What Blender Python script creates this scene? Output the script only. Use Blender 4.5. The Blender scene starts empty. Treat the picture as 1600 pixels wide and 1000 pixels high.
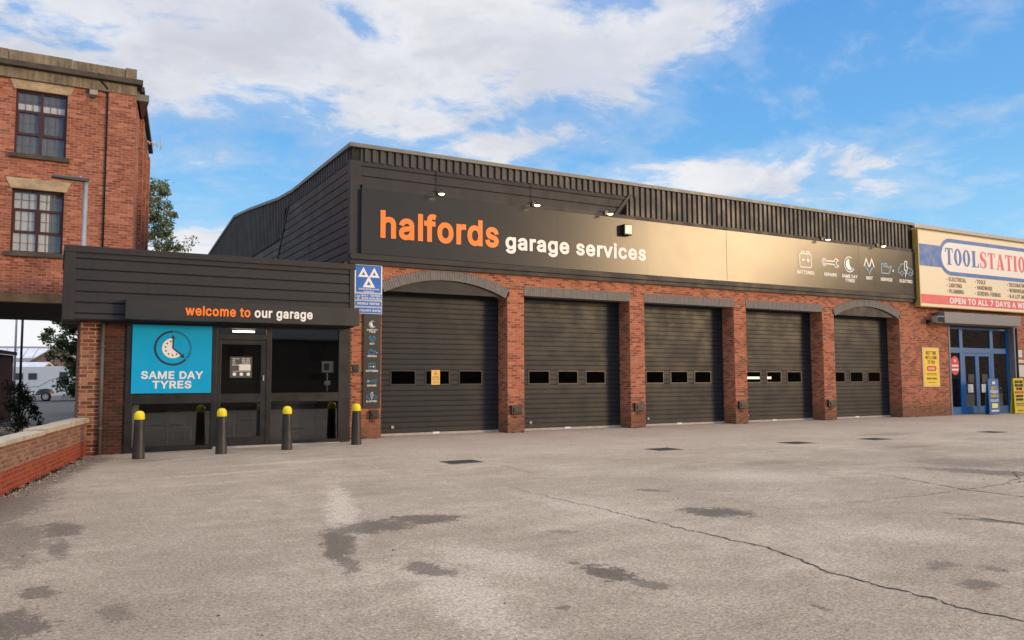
import bpy, bmesh, math, random
from mathutils import Vector, Matrix
from mathutils.geometry import tessellate_polygon

random.seed(7)
R = math.radians
sc = bpy.context.scene
COL = sc.collection

# ------------------------------------------------------------------ camera
cd = bpy.data.cameras.new('camera')
cd.sensor_width = 36.0
cd.lens = 1276.4 / 1600 * 36
cd.clip_start = 0.1
cd.clip_end = 3000
cam = bpy.data.objects.new('camera', cd)
COL.objects.link(cam)
yaw, pitch, roll = R(29.30), R(4.25), R(-0.22)
fw = Vector((math.sin(yaw) * math.cos(pitch), math.cos(yaw) * math.cos(pitch), math.sin(pitch)))
rt = Vector((math.cos(yaw), -math.sin(yaw), 0))
up = rt.cross(fw)
r2 = rt * math.cos(roll) + up * math.sin(roll)
u2 = up * math.cos(roll) - rt * math.sin(roll)
mx = Matrix((r2, u2, -fw)).transposed().to_4x4()
mx.translation = (-7.18, -22.08, 1.6)
cam.matrix_world = mx
sc.camera = cam

# ------------------------------------------------------------------ light
SUN_AZ = 136.0      # clockwise from +Y: behind the camera and to its right
SUN_EL = 9.0
sd = bpy.data.lights.new('sun', 'SUN')
sd.energy = 2.1
sd.angle = R(14)
sd.color = (1.0, 0.69, 0.37)
sun = bpy.data.objects.new('sun', sd)
COL.objects.link(sun)
sdir = Vector((math.sin(R(SUN_AZ)) * math.cos(R(SUN_EL)), math.cos(R(SUN_AZ)) * math.cos(R(SUN_EL)), math.sin(R(SUN_EL))))
sun.rotation_euler = sdir.to_track_quat('Z', 'Y').to_euler()
sun.location = sdir * 80

sc.view_settings.view_transform = 'Standard'
sc.view_settings.look = 'None'
sc.view_settings.exposure = 0.30
sc.view_settings.gamma = 1.0
sc.view_settings.use_curve_mapping = False


# ------------------------------------------------------------------ node helper
class NT:
    def __init__(s, tree):
        s.t = tree
        s.n = tree.nodes
        s.l = tree.links

    def node(s, typ, **kw):
        nd = s.n.new(typ)
        for k, v in kw.items():
            setattr(nd, k, v)
        return nd

    def put(s, sock, v):
        if isinstance(v, bpy.types.NodeSocket):
            s.l.new(v, sock)
        elif v is not None:
            if hasattr(sock.default_value, '__len__') and isinstance(v, (tuple, list)):
                n = len(sock.default_value)
                v = tuple(v) + (1.0,) * (n - len(v))
                sock.default_value = v[:n]
            else:
                sock.default_value = v

    def math(s, op, a, b=None, c=None, clamp=False):
        nd = s.node('ShaderNodeMath', operation=op, use_clamp=clamp)
        s.put(nd.inputs[0], a)
        if b is not None: s.put(nd.inputs[1], b)
        if c is not None: s.put(nd.inputs[2], c)
        return nd.outputs[0]

    def vmath(s, op, a, b=None, out=0):
        nd = s.node('ShaderNodeVectorMath', operation=op)
        s.put(nd.inputs[0], a)
        if b is not None:
            s.put(nd.inputs[3] if op == 'SCALE' else nd.inputs[1], b)
        return nd.outputs[out]

    def mix(s, f, a, b, blend='MIX'):
        nd = s.node('ShaderNodeMix', data_type='RGBA', blend_type=blend)
        s.put(nd.inputs[0], f); s.put(nd.inputs[6], a); s.put(nd.inputs[7], b)
        return nd.outputs[2]

    def sstep(s, v, a, b, o0=0.0, o1=1.0, typ='SMOOTHSTEP'):
        nd = s.node('ShaderNodeMapRange', interpolation_type=typ)
        s.put(nd.inputs[0], v)
        for i, x in enumerate((a, b, o0, o1)):
            s.put(nd.inputs[i + 1], x)
        return nd.outputs[0]

    def noise(s, vec, scale, detail=4, rough=0.55, dist=0.0, out=0, lac=2.0):
        nd = s.node('ShaderNodeTexNoise')
        if vec is not None: s.put(nd.inputs['Vector'], vec)
        nd.inputs['Scale'].default_value = scale
        nd.inputs['Detail'].default_value = detail
        nd.inputs['Roughness'].default_value = rough
        nd.inputs['Lacunarity'].default_value = lac
        nd.inputs['Distortion'].default_value = dist
        return nd.outputs[out]

    def ramp(s, f, stops, interp='LINEAR'):
        nd = s.node('ShaderNodeValToRGB')
        cr = nd.color_ramp
        cr.interpolation = interp
        while len(cr.elements) < len(stops):
            cr.elements.new(0.5)
        for e, (p, c) in zip(cr.elements, stops):
            e.position = p
            e.color = tuple(c) + (1.0,) * (4 - len(c))
        s.put(nd.inputs[0], f)
        return nd.outputs[0]

    def sep(s, v):
        nd = s.node('ShaderNodeSeparateXYZ'); s.put(nd.inputs[0], v)
        return nd.outputs

    def comb(s, x, y, z):
        nd = s.node('ShaderNodeCombineXYZ')
        s.put(nd.inputs[0], x); s.put(nd.inputs[1], y); s.put(nd.inputs[2], z)
        return nd.outputs[0]


# ------------------------------------------------------------------ sky
w = bpy.data.worlds.new('World')
sc.world = w
w.use_nodes = True
t = NT(w.node_tree)
bg = w.node_tree.nodes['Background']
SKY_STRENGTH = 0.10
OVERHEAD_FILL = 2.5
bg.inputs['Strength'].default_value = SKY_STRENGTH
sky = t.node('ShaderNodeTexSky', sky_type='NISHITA')
sky.sun_disc = False
sky.sun_elevation = R(SUN_EL)
sky.sun_rotation = R(SUN_AZ)
sky.altitude = 50
sky.air_density = 1.0
sky.dust_density = 0.4
sky.ozone_density = 2.0
D = t.node('ShaderNodeTexCoord').outputs['Generated']
dx, dy, dz = t.sep(D)
az = t.math('MULTIPLY', t.math('ARCTAN2', dx, dy), 180 / math.pi)
el = t.math('MULTIPLY', t.math('ARCSINE', dz), 180 / math.pi)
k = 0.92 / SKY_STRENGTH
elc = t.math('MAXIMUM', el, 0.0)
# blue of the clear evening sky: the physical sky pulled towards the saturated blue of the photograph
blue = t.ramp(t.math('DIVIDE', elc, 60.0), [(0.0, (0.55, 0.80, 0.98)), (0.14, (0.32, 0.66, 0.97)), (0.27, (0.16, 0.46, 0.88)), (0.45, (0.10, 0.33, 0.78)), (1.0, (0.08, 0.26, 0.66))])
blue = t.vmath('SCALE', blue, k)
base = t.mix(0.80, sky.outputs[0], blue)
# cloud field: noise on a flat layer seen in perspective
zz = t.math('ADD', t.math('MAXIMUM', dz, 0.0), 0.20)
q = t.comb(t.math('DIVIDE', dx, zz), t.math('DIVIDE', dy, zz), 0.0)
warp = t.noise(q, 1.6, 3, 0.55, out=1)
q2 = t.vmath('ADD', q, t.vmath('SCALE', t.vmath('SUBTRACT', warp, (0.5, 0.5, 0.5)), 0.32))
mp = t.node('ShaderNodeMapping'); t.put(mp.inputs[0], q2)
mp.inputs['Rotation'].default_value = (0, 0, R(28)); mp.inputs['Scale'].default_value = (1.0, 1.5, 1)
n1 = t.noise(q2, 3.4, 11, 0.62)
n2 = t.noise(mp.outputs[0], 5.0, 10, 0.66)
nn = t.math('ADD', t.math('MULTIPLY', n1, 0.68), t.math('MULTIPLY', n2, 0.32))
nn = t.math('ADD', t.math('MULTIPLY', t.math('SUBTRACT', nn, 0.5), 2.9), 0.5)
# big grey-white bank, its lower edge rising to the right
low = t.math('ADD', 15.6, t.math('MULTIPLY', t.math('MAXIMUM', t.math('SUBTRACT', az, 29.0), 0.0), 0.28))
lift = t.math('SUBTRACT', el, low)
bank = t.math('MULTIPLY', t.sstep(lift, -2.2, 4.2), t.sstep(az, 58, 30))
thin = t.sstep(lift, 3.5, 8.0)
bank = t.math('SUBTRACT', bank, t.math('MULTIPLY', t.math('MULTIPLY', thin, t.sstep(az, 27, 42)), 0.42))


def blob(a0, e0, ra, re, amp, tilt=0.0):
    da = t.math('SUBTRACT', az, a0)
    u = t.math('DIVIDE', da, ra)
    v = t.math('DIVIDE', t.math('SUBTRACT', t.math('SUBTRACT', el, e0), t.math('MULTIPLY', da, tilt)), re)
    d = t.math('ADD', t.math('MULTIPLY', u, u), t.math('MULTIPLY', v, v))
    return t.math('MULTIPLY', t.sstep(d, 1.0, 0.0), amp)


b = t.math('MULTIPLY', bank, 0.63)
for args in ((50.0, 13.2, 11.0, 3.6, 0.34, -0.10), (38.0, 13.0, 12.0, 2.6, 0.30, 0.0), (58.0, 15.6, 5.0, 2.2, 0.30, 0.0),
             (9.5, 8.2, 8.0, 2.6, 0.72, 0.0), (10.0, 13.5, 9, 2.5, 0.18, 0.0), (27, 15.2, 8, 2.2, 0.36, 0.1), (4.0, 2.0, 14, 4.5, 0.85, 0.0), (44, 25.5, 8, 3, 0.20, 0.0)):
    b = t.math('ADD', b, blob(*args))
# scattered cloud over the rest of the sky, out of the picture
away = t.math('ADD', t.sstep(az, -14, -40), t.sstep(az, 72, 95))
b = t.math('ADD', b, t.math('MULTIPLY', t.math('MINIMUM', away, 1.0), 0.30))
b = t.math('ADD', b, t.math('MULTIPLY', t.sstep(el, 30, 44), 0.55))
cosg = t.vmath('DOT_PRODUCT', D, tuple(sdir), out=1)
b = t.math('SUBTRACT', b, t.math('MULTIPLY', t.sstep(cosg, 0.55, 0.92), 2.5))
tot = t.math('ADD', nn, b)
dens = t.sstep(tot, 0.66, 1.12)
veil = t.math('MULTIPLY', t.sstep(tot, 0.42, 0.9), 0.30)
dens = t.math('MAXIMUM', dens, veil)
core = t.sstep(tot, 1.05, 1.55)
tone = t.sstep(t.noise(q2, 2.4, 9, 0.60), 0.36, 0.64)
ccol = t.mix(core, (0.82, 0.83, 0.88), (0.68, 0.69, 0.74))
ccol = t.mix(tone, t.mix(0.7, ccol, (0.54, 0.57, 0.66)), ccol)
ccol = t.mix(t.math('MULTIPLY', t.sstep(az, 24, 38), 0.6), ccol, t.mix(tone, (0.66, 0.70, 0.80), (0.90, 0.90, 0.92)))
ccol = t.mix(t.sstep(el, 13, 6), ccol, (0.92, 0.93, 0.95))
# unseen cloud above the frame, brightened to add light on the ground
ccol = t.vmath('SCALE', ccol, t.sstep(el, 30, 52, 1.0, OVERHEAD_FILL))
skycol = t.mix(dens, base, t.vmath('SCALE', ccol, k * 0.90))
# glow of the low sun behind the camera
g1 = t.math('MULTIPLY', t.math('POWER', t.math('MAXIMUM', cosg, 0.0), 45.0), 2.4 * k)
g2 = t.math('MULTIPLY', t.math('POWER', t.math('MAXIMUM', cosg, 0.0), 6.0), 0.50 * k)
glow = t.math('ADD', g1, g2)
skycol = t.mix(1.0, skycol, t.vmath('SCALE', (1.0, 0.52, 0.16), glow), 'ADD')
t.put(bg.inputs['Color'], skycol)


# ------------------------------------------------------------------ materials
MATS = {}


def newmat(name):
    m = bpy.data.materials.new(name)
    m.use_nodes = True
    n = NT(m.node_tree)
    p = m.node_tree.nodes['Principled BSDF']
    return m, n, p


def M(name, col, rough=0.6, metal=0.0, var=0.12, scale=3.0, bump=0.0, bscale=60.0, spec=None, emit=None, coat=0.0, streak=0.0, rvar=0.08, dirt=0.0):
    """painted / plain surface with uneven tone, dirt and roughness"""
    if name in MATS: return MATS[name]
    m, n, p = newmat(name)
    pos = n.node('ShaderNodeNewGeometry').outputs['Position']
    a = n.noise(pos, scale, 6, 0.62)
    fine = n.noise(pos, scale * 14, 3, 0.6)
    f = n.math('ADD', n.math('MULTIPLY', a, 0.7), n.math('MULTIPLY', fine, 0.3))
    if streak:
        x, y, z = n.sep(pos)
        st = n.noise(n.comb(n.math('MULTIPLY', x, 9), n.math('MULTIPLY', y, 9), n.math('MULTIPLY', z, 0.5)), 1.0, 5, 0.6)
        f = n.math('ADD', n.math('MULTIPLY', f, 1 - streak), n.math('MULTIPLY', st, streak))
    c = n.mix(n.sstep(f, 0.3, 0.7), [x * (1 - var) for x in col], [min(1, x * (1 + var)) for x in col])
    if dirt:
        zc = n.sep(pos)[2]
        dz_ = n.sstep(n.math('ADD', zc, n.math('MULTIPLY', n.math('SUBTRACT', n.noise(pos, 5, 6, 0.7), 0.5), 1.1)), 0.55, 0.0)
        spk = n.sstep(n.noise(pos, 22, 5, 0.7), 0.55, 0.75, 0.0, 0.5)
        c = n.mix(n.math('MULTIPLY', n.math('MAXIMUM', dz_, n.math('MULTIPLY', spk, 0.5)), dirt), c, (0.17, 0.135, 0.10))
    n.put(p.inputs['Base Color'], c)
    n.put(p.inputs['Roughness'], n.sstep(a, 0.3, 0.7, max(0.02, rough - rvar), min(1, rough + rvar)))
    p.inputs['Metallic'].default_value = metal
    if spec is not None: p.inputs['Specular IOR Level'].default_value = spec
    if coat: p.inputs['Coat Weight'].default_value = coat
    if emit:
        n.put(p.inputs['Emission Color'], emit[:3]); p.inputs['Emission Strength'].default_value = emit[3]
    if bump:
        bn = n.node('ShaderNodeBump'); bn.inputs['Strength'].default_value = bump; bn.inputs['Distance'].default_value = 0.01
        n.put(bn.inputs['Height'], n.noise(pos, bscale, 4, 0.6))
        n.put(p.inputs['Normal'], bn.outputs[0])
    MATS[name] = m
    return m


def BRICK(name, shades, mortar, bw=0.225, rh=0.075, ms=0.009, soot=0.35, sootcol=(0.07, 0.055, 0.045), pale=0.25, palecol=(0.5, 0.42, 0.35), lowdirt=0.0, vert=False, zsplit=None):
    m, n, p = newmat(name)
    g = n.node('ShaderNodeNewGeometry')
    pos, nor = g.outputs['Position'], g.outputs['True Normal']
    x, y, z = n.sep(pos)
    nx, ny, nz = n.sep(n.vmath('ABSOLUTE', nor))
    fx = n.math('GREATER_THAN', nx, 0.75)
    fz = n.math('GREATER_THAN', nz, 0.7)
    u = n.math('ADD', n.math('MULTIPLY', x, n.math('SUBTRACT', 1.0, fx)), n.math('MULTIPLY', n.math('ADD', y, 0.06), fx))
    v = n.math('ADD', n.math('MULTIPLY', z, n.math('SUBTRACT', 1.0, fz)), n.math('MULTIPLY', y, fz))
    wob = n.noise(pos, 9.0, 2, 0.5, out=1)
    wob = n.vmath('SCALE', n.vmath('SUBTRACT', wob, (0.5, 0.5, 0.5)), 0.012)
    uv = n.vmath('ADD', n.comb(u, v, 0.0), wob)
    bt = n.node('ShaderNodeTexBrick')
    n.put(bt.inputs['Vector'], uv)
    bt.inputs['Color1'].default_value = (0, 0, 0, 1); bt.inputs['Color2'].default_value = (1, 1, 1, 1)
    bt.inputs['Mortar'].default_value = (0.5, 0.5, 0.5, 1)
    bt.inputs['Scale'].default_value = 1.0
    bt.inputs['Mortar Size'].default_value = ms
    bt.inputs['Mortar Smooth'].default_value = 0.25
    bt.inputs['Bias'].default_value = 0.0
    bt.inputs['Brick Width'].default_value = bw
    bt.inputs['Row Height'].default_value = rh
    k = len(shades)
    tone = n.math('ADD', bt.outputs['Color'], n.math('MULTIPLY', n.math('SUBTRACT', n.noise(pos, 14, 4, 0.65), 0.5), 0.45))
    bc = n.ramp(tone, [((i + 0.5) / k, c) for i, c in enumerate(shades)])
    big = n.noise(pos, 0.55, 6, 0.62)
    med = n.noise(pos, 2.6, 6, 0.65)
    bc = n.mix(n.sstep(med, 0.35, 0.7, 0.0, 0.45), bc, n.mix(1.0, bc, (1.25, 1.12, 1.05), 'MULTIPLY'))
    mc = n.mix(n.sstep(n.noise(pos, 5, 4, 0.6), 0.35, 0.65), [c * 0.7 for c in mortar], mortar)
    if zsplit:
        zs, shades2, mortar2 = zsplit
        bc2 = n.ramp(tone, [((i + 0.5) / len(shades2), c) for i, c in enumerate(shades2)])
        fz2 = n.math('LESS_THAN', z, zs)
        bc = n.mix(fz2, bc, bc2); mc = n.mix(fz2, mc, mortar2)
    col = n.mix(bt.outputs['Fac'], bc, mc)
    col = n.mix(n.math('MULTIPLY', n.sstep(n.math('ADD', n.math('MULTIPLY', big, 0.6), n.math('MULTIPLY', med, 0.4)), 0.50, 0.68), soot), col, sootcol)
    if pale:
        pf = n.sstep(n.noise(pos, 7.0, 6, 0.72), 0.60, 0.75)
        col = n.mix(n.math('MULTIPLY', pf, pale), col, palecol)
    if lowdirt:
        ld = n.sstep(n.math('ADD', z, n.math('MULTIPLY', n.math('SUBTRACT', med, 0.5), 0.8)), 0.9, 0.25)
        col = n.mix(n.math('MULTIPLY', ld, lowdirt), col, (0.10, 0.075, 0.05))
    n.put(p.inputs['Base Color'], col)
    n.put(p.inputs['Roughness'], n.sstep(med, 0.3, 0.7, 0.78, 0.95))
    p.inputs['Specular IOR Level'].default_value = 0.25
    bn = n.node('ShaderNodeBump'); bn.inputs['Strength'].default_value = 0.8; bn.inputs['Distance'].default_value = 0.012
    h = n.math('ADD', n.math('MULTIPLY', bt.outputs['Fac'], -1.0), n.math('MULTIPLY', n.noise(pos, 70, 4, 0.6), 0.45))
    n.put(bn.inputs['Height'], h)
    n.put(p.inputs['Normal'], bn.outputs[0])
    MATS[name] = m
    return m


def GLASS(name, tint=(0.55, 0.6, 0.6), refl=0.06, rough=0.015):
    m = bpy.data.materials.new(name); m.use_nodes = True
    n = NT(m.node_tree); n.n.clear()
    out = n.node('ShaderNodeOutputMaterial')
    tr = n.node('ShaderNodeBsdfTransparent'); n.put(tr.inputs[0], tint)
    gl = n.node('ShaderNodeBsdfGlossy'); gl.inputs['Roughness'].default_value = rough
    gl.inputs['Color'].default_value = (0.9, 0.92, 0.95, 1)
    pos = n.node('ShaderNodeNewGeometry').outputs['Position']
    bn = n.node('ShaderNodeBump'); bn.inputs['Strength'].default_value = 0.01; bn.inputs['Distance'].default_value = 0.02
    n.put(bn.inputs['Height'], n.noise(pos, 1.6, 2, 0.5)); n.put(gl.inputs['Normal'], bn.outputs[0])
    fr = n.node('ShaderNodeFresnel')
    n.put(fr.inputs[0], n.math('SUBTRACT', 1.5, n.math('MULTIPLY', n.node('ShaderNodeNewGeometry').outputs['Backfacing'], 0.8333)))
    f = n.math('ADD', n.math('MULTIPLY', fr.outputs[0], 1.3), refl - 0.04, clamp=True)
    mxs = n.node('ShaderNodeMixShader'); n.put(mxs.inputs[0], f)
    n.l.new(tr.outputs[0], mxs.inputs[1]); n.l.new(gl.outputs[0], mxs.inputs[2])
    n.l.new(mxs.outputs[0], out.inputs[0])
    MATS[name] = m
    return m


# ------------------------------------------------------------------ mesh builder
class MB:
    def __init__(s):
        s.v = []; s.f = []; s.mi = []; s.cur = 0; s.smooth = set()

    def add(s, vs, fs, smooth=False):
        o = len(s.v)
        s.v += [tuple(p) for p in vs]
        for f in fs:
            if smooth: s.smooth.add(len(s.f))
            s.f.append(tuple(i + o for i in f)); s.mi.append(s.cur)
        return s

    def box(s, x0, x1, y0, y1, z0, z1):
        vs = [(x0, y0, z0), (x1, y0, z0), (x1, y1, z0), (x0, y1, z0), (x0, y0, z1), (x1, y0, z1), (x1, y1, z1), (x0, y1, z1)]
        return s.add(vs, [(0, 3, 2, 1), (4, 5, 6, 7), (0, 1, 5, 4), (1, 2, 6, 5), (2, 3, 7, 6), (3, 0, 4, 7)])

    def quad(s, a, b, c, d):
        return s.add([a, b, c, d], [(0, 1, 2, 3)])

    def prism(s, loops, y0, y1, axis='Y'):
        """extrude outline(s) (x,z) from y0 to y1; several loops = outline with holes or islands"""
        if loops and not hasattr(loops[0][0], '__len__'): loops = [loops]
        P = (lambda u, v, d: (u, d, v)) if axis == 'Y' else ((lambda u, v, d: (d, u, v)) if axis == 'X' else (lambda u, v, d: (u, v, d)))
        tris = tessellate_polygon([[Vector((u, v, 0)) for u, v in L] for L in loops])
        flat = [q for L in loops for q in L]
        n = len(flat)
        vs = [P(u, v, y0) for u, v in flat] + [P(u, v, y1) for u, v in flat]
        fs = []
        for a, b2, c in tris:
            fs.append((a, b2, c)); fs.append((c + n, b2 + n, a + n))
        o = 0
        for L in loops:
            k = len(L)
            for i in range(k):
                j = (i + 1) % k
                fs.append((o + i, o + j, o + j + n, o + i + n))
            o += k
        return s.add(vs, fs)

    def ribbon(s, path, wd, y0, y1, closed=False):
        """mitred stroke of width wd along a path in the x-z plane"""
        n = len(path)
        L = []; Rr = []
        for i in range(n):
            p = Vector(path[i])
            a = Vector(path[i - 1]) if (i > 0 or closed) else None
            c = Vector(path[(i + 1) % n]) if (i < n - 1 or closed) else None
            d1 = (p - a).normalized() if a is not None else (c - p).normalized()
            d2 = (c - p).normalized() if c is not None else d1
            n1 = Vector((-d1.y, d1.x)); n2 = Vector((-d2.y, d2.x))
            m = (n1 + n2)
            m = m.normalized() if m.length > 1e-6 else n1
            k = min(2.5, 1 / max(0.3, m.dot(n1)))
            L.append(p + m * wd / 2 * k); Rr.append(p - m * wd / 2 * k)
        vs = []
        for a, b2 in zip(L, Rr):
            vs += [(a.x, y0, a.y), (b2.x, y0, b2.y), (a.x, y1, a.y), (b2.x, y1, b2.y)]
        fs = []
        for i in range(n if closed else n - 1):
            o = 4 * i; q = 4 * ((i + 1) % n)
            fs += [(o, o + 1, q + 1, q), (o + 2, q + 2, q + 3, o + 3), (o, q, q + 2, o + 2), (o + 1, o + 3, q + 3, q + 1)]
        if not closed:
            e = 4 * (n - 1)
            fs += [(0, 2, 3, 1), (e, e + 1, e + 3, e + 2)]
        return s.add(vs, fs)

    def tube(s, pts, rad, n=10, cap=True):
        pts = [Vector(p) for p in pts]
        if not hasattr(rad, '__len__'): rad = [rad] * len(pts)
        vs = []
        for i, p in enumerate(pts):
            d = (pts[min(i + 1, len(pts) - 1)] - pts[max(i - 1, 0)]).normalized()
            a = d.cross(Vector((0, 0, 1)))
            if a.length < 0.05: a = d.cross(Vector((1, 0, 0)))
            a.normalize(); b2 = d.cross(a)
            for k2 in range(n):
                an = 2 * math.pi * k2 / n
                vs.append(p + (a * math.cos(an) + b2 * math.sin(an)) * rad[i])
        fs = []
        for i in range(len(pts) - 1):
            for k2 in range(n):
                fs.append((i * n + k2, i * n + (k2 + 1) % n, (i + 1) * n + (k2 + 1) % n, (i + 1) * n + k2))
        s.add(vs, fs, True)
        if cap:
            o = len(s.v) - len(vs)
            s.f.append(tuple(o + k2 for k2 in range(n))[::-1]); s.mi.append(s.cur)
            e = o + (len(pts) - 1) * n
            s.f.append(tuple(e + k2 for k2 in range(n))); s.mi.append(s.cur)
        return s

    def lathe(s, prof, cx, cy, n=24):
        vs = []
        for r, z in prof:
            for k2 in range(n):
                an = 2 * math.pi * k2 / n
                vs.append((cx + r * math.cos(an), cy + r * math.sin(an), z))
        fs = []
        for i in range(len(prof) - 1):
            for k2 in range(n):
                fs.append((i * n + k2, i * n + (k2 + 1) % n, (i + 1) * n + (k2 + 1) % n, (i + 1) * n + k2))
        return s.add(vs, fs, True)

    def disc(s, cx, cz, r, y0, y1, n=28):
        return s.prism([(cx + r * math.cos(2 * math.pi * i / n), cz + r * math.sin(2 * math.pi * i / n)) for i in range(n)], y0, y1)

    def build(s, name, mats, parent=None, local=False, bevel=0.0, label=None):
        me = bpy.data.meshes.new(name)
        off = Vector((0, 0, 0))
        if parent is not None and not local:
            o = parent
            while o is not None:
                off += o.location; o = o.parent
        me.from_pydata([Vector(p) - off for p in s.v], [], s.f)
        if not isinstance(mats, (list, tuple)): mats = [mats]
        for m in mats: me.materials.append(m)
        for i, po in enumerate(me.polygons):
            po.material_index = s.mi[i]
            po.use_smooth = i in s.smooth
        me.validate(); me.update()
        ob = bpy.data.objects.new(name, me)
        COL.objects.link(ob)
        if parent is not None: ob.parent = parent
        if bevel:
            bm = bmesh.new(); bm.from_mesh(me)
            bmesh.ops.remove_doubles(bm, verts=bm.verts, dist=1e-5)
            bmesh.ops.recalc_face_normals(bm, faces=bm.faces)
            ed = [e for e in bm.edges if len(e.link_faces) == 2 and e.calc_face_angle(0) > 0.6]
            try:
                bmesh.ops.bevel(bm, geom=ed, offset=bevel, segments=2, affect='EDGES', profile=0.6, clamp_overlap=True)
            except Exception:
                pass
            bm.to_mesh(me)
        else:
            bm = bmesh.new(); bm.from_mesh(me)
            bmesh.ops.recalc_face_normals(bm, faces=bm.faces)
            bm.to_mesh(me)
        bm.free()
        if label: ob['label'] = label
        return ob


def thing(name, label, cat, loc=(0, 0, 0), rz=0.0, group=None):
    o = bpy.data.objects.new(name, None)
    o.empty_display_size = 0.2
    COL.objects.link(o)
    o.location = loc; o.rotation_euler = (0, 0, rz)
    o['label'] = label; o['category'] = cat
    if group: o['group'] = group
    return o


def tag(o, label, cat, group=None):
    o['label'] = label; o['category'] = cat
    if group: o['group'] = group
    return o


def structure(o):
    o['kind'] = 'structure'
    return o


def copy_tree(o, parent=None):
    c = o.copy(); COL.objects.link(c)
    if parent is not None: c.parent = parent
    for ch in list(o.children): copy_tree(ch, c)
    return c


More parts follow.
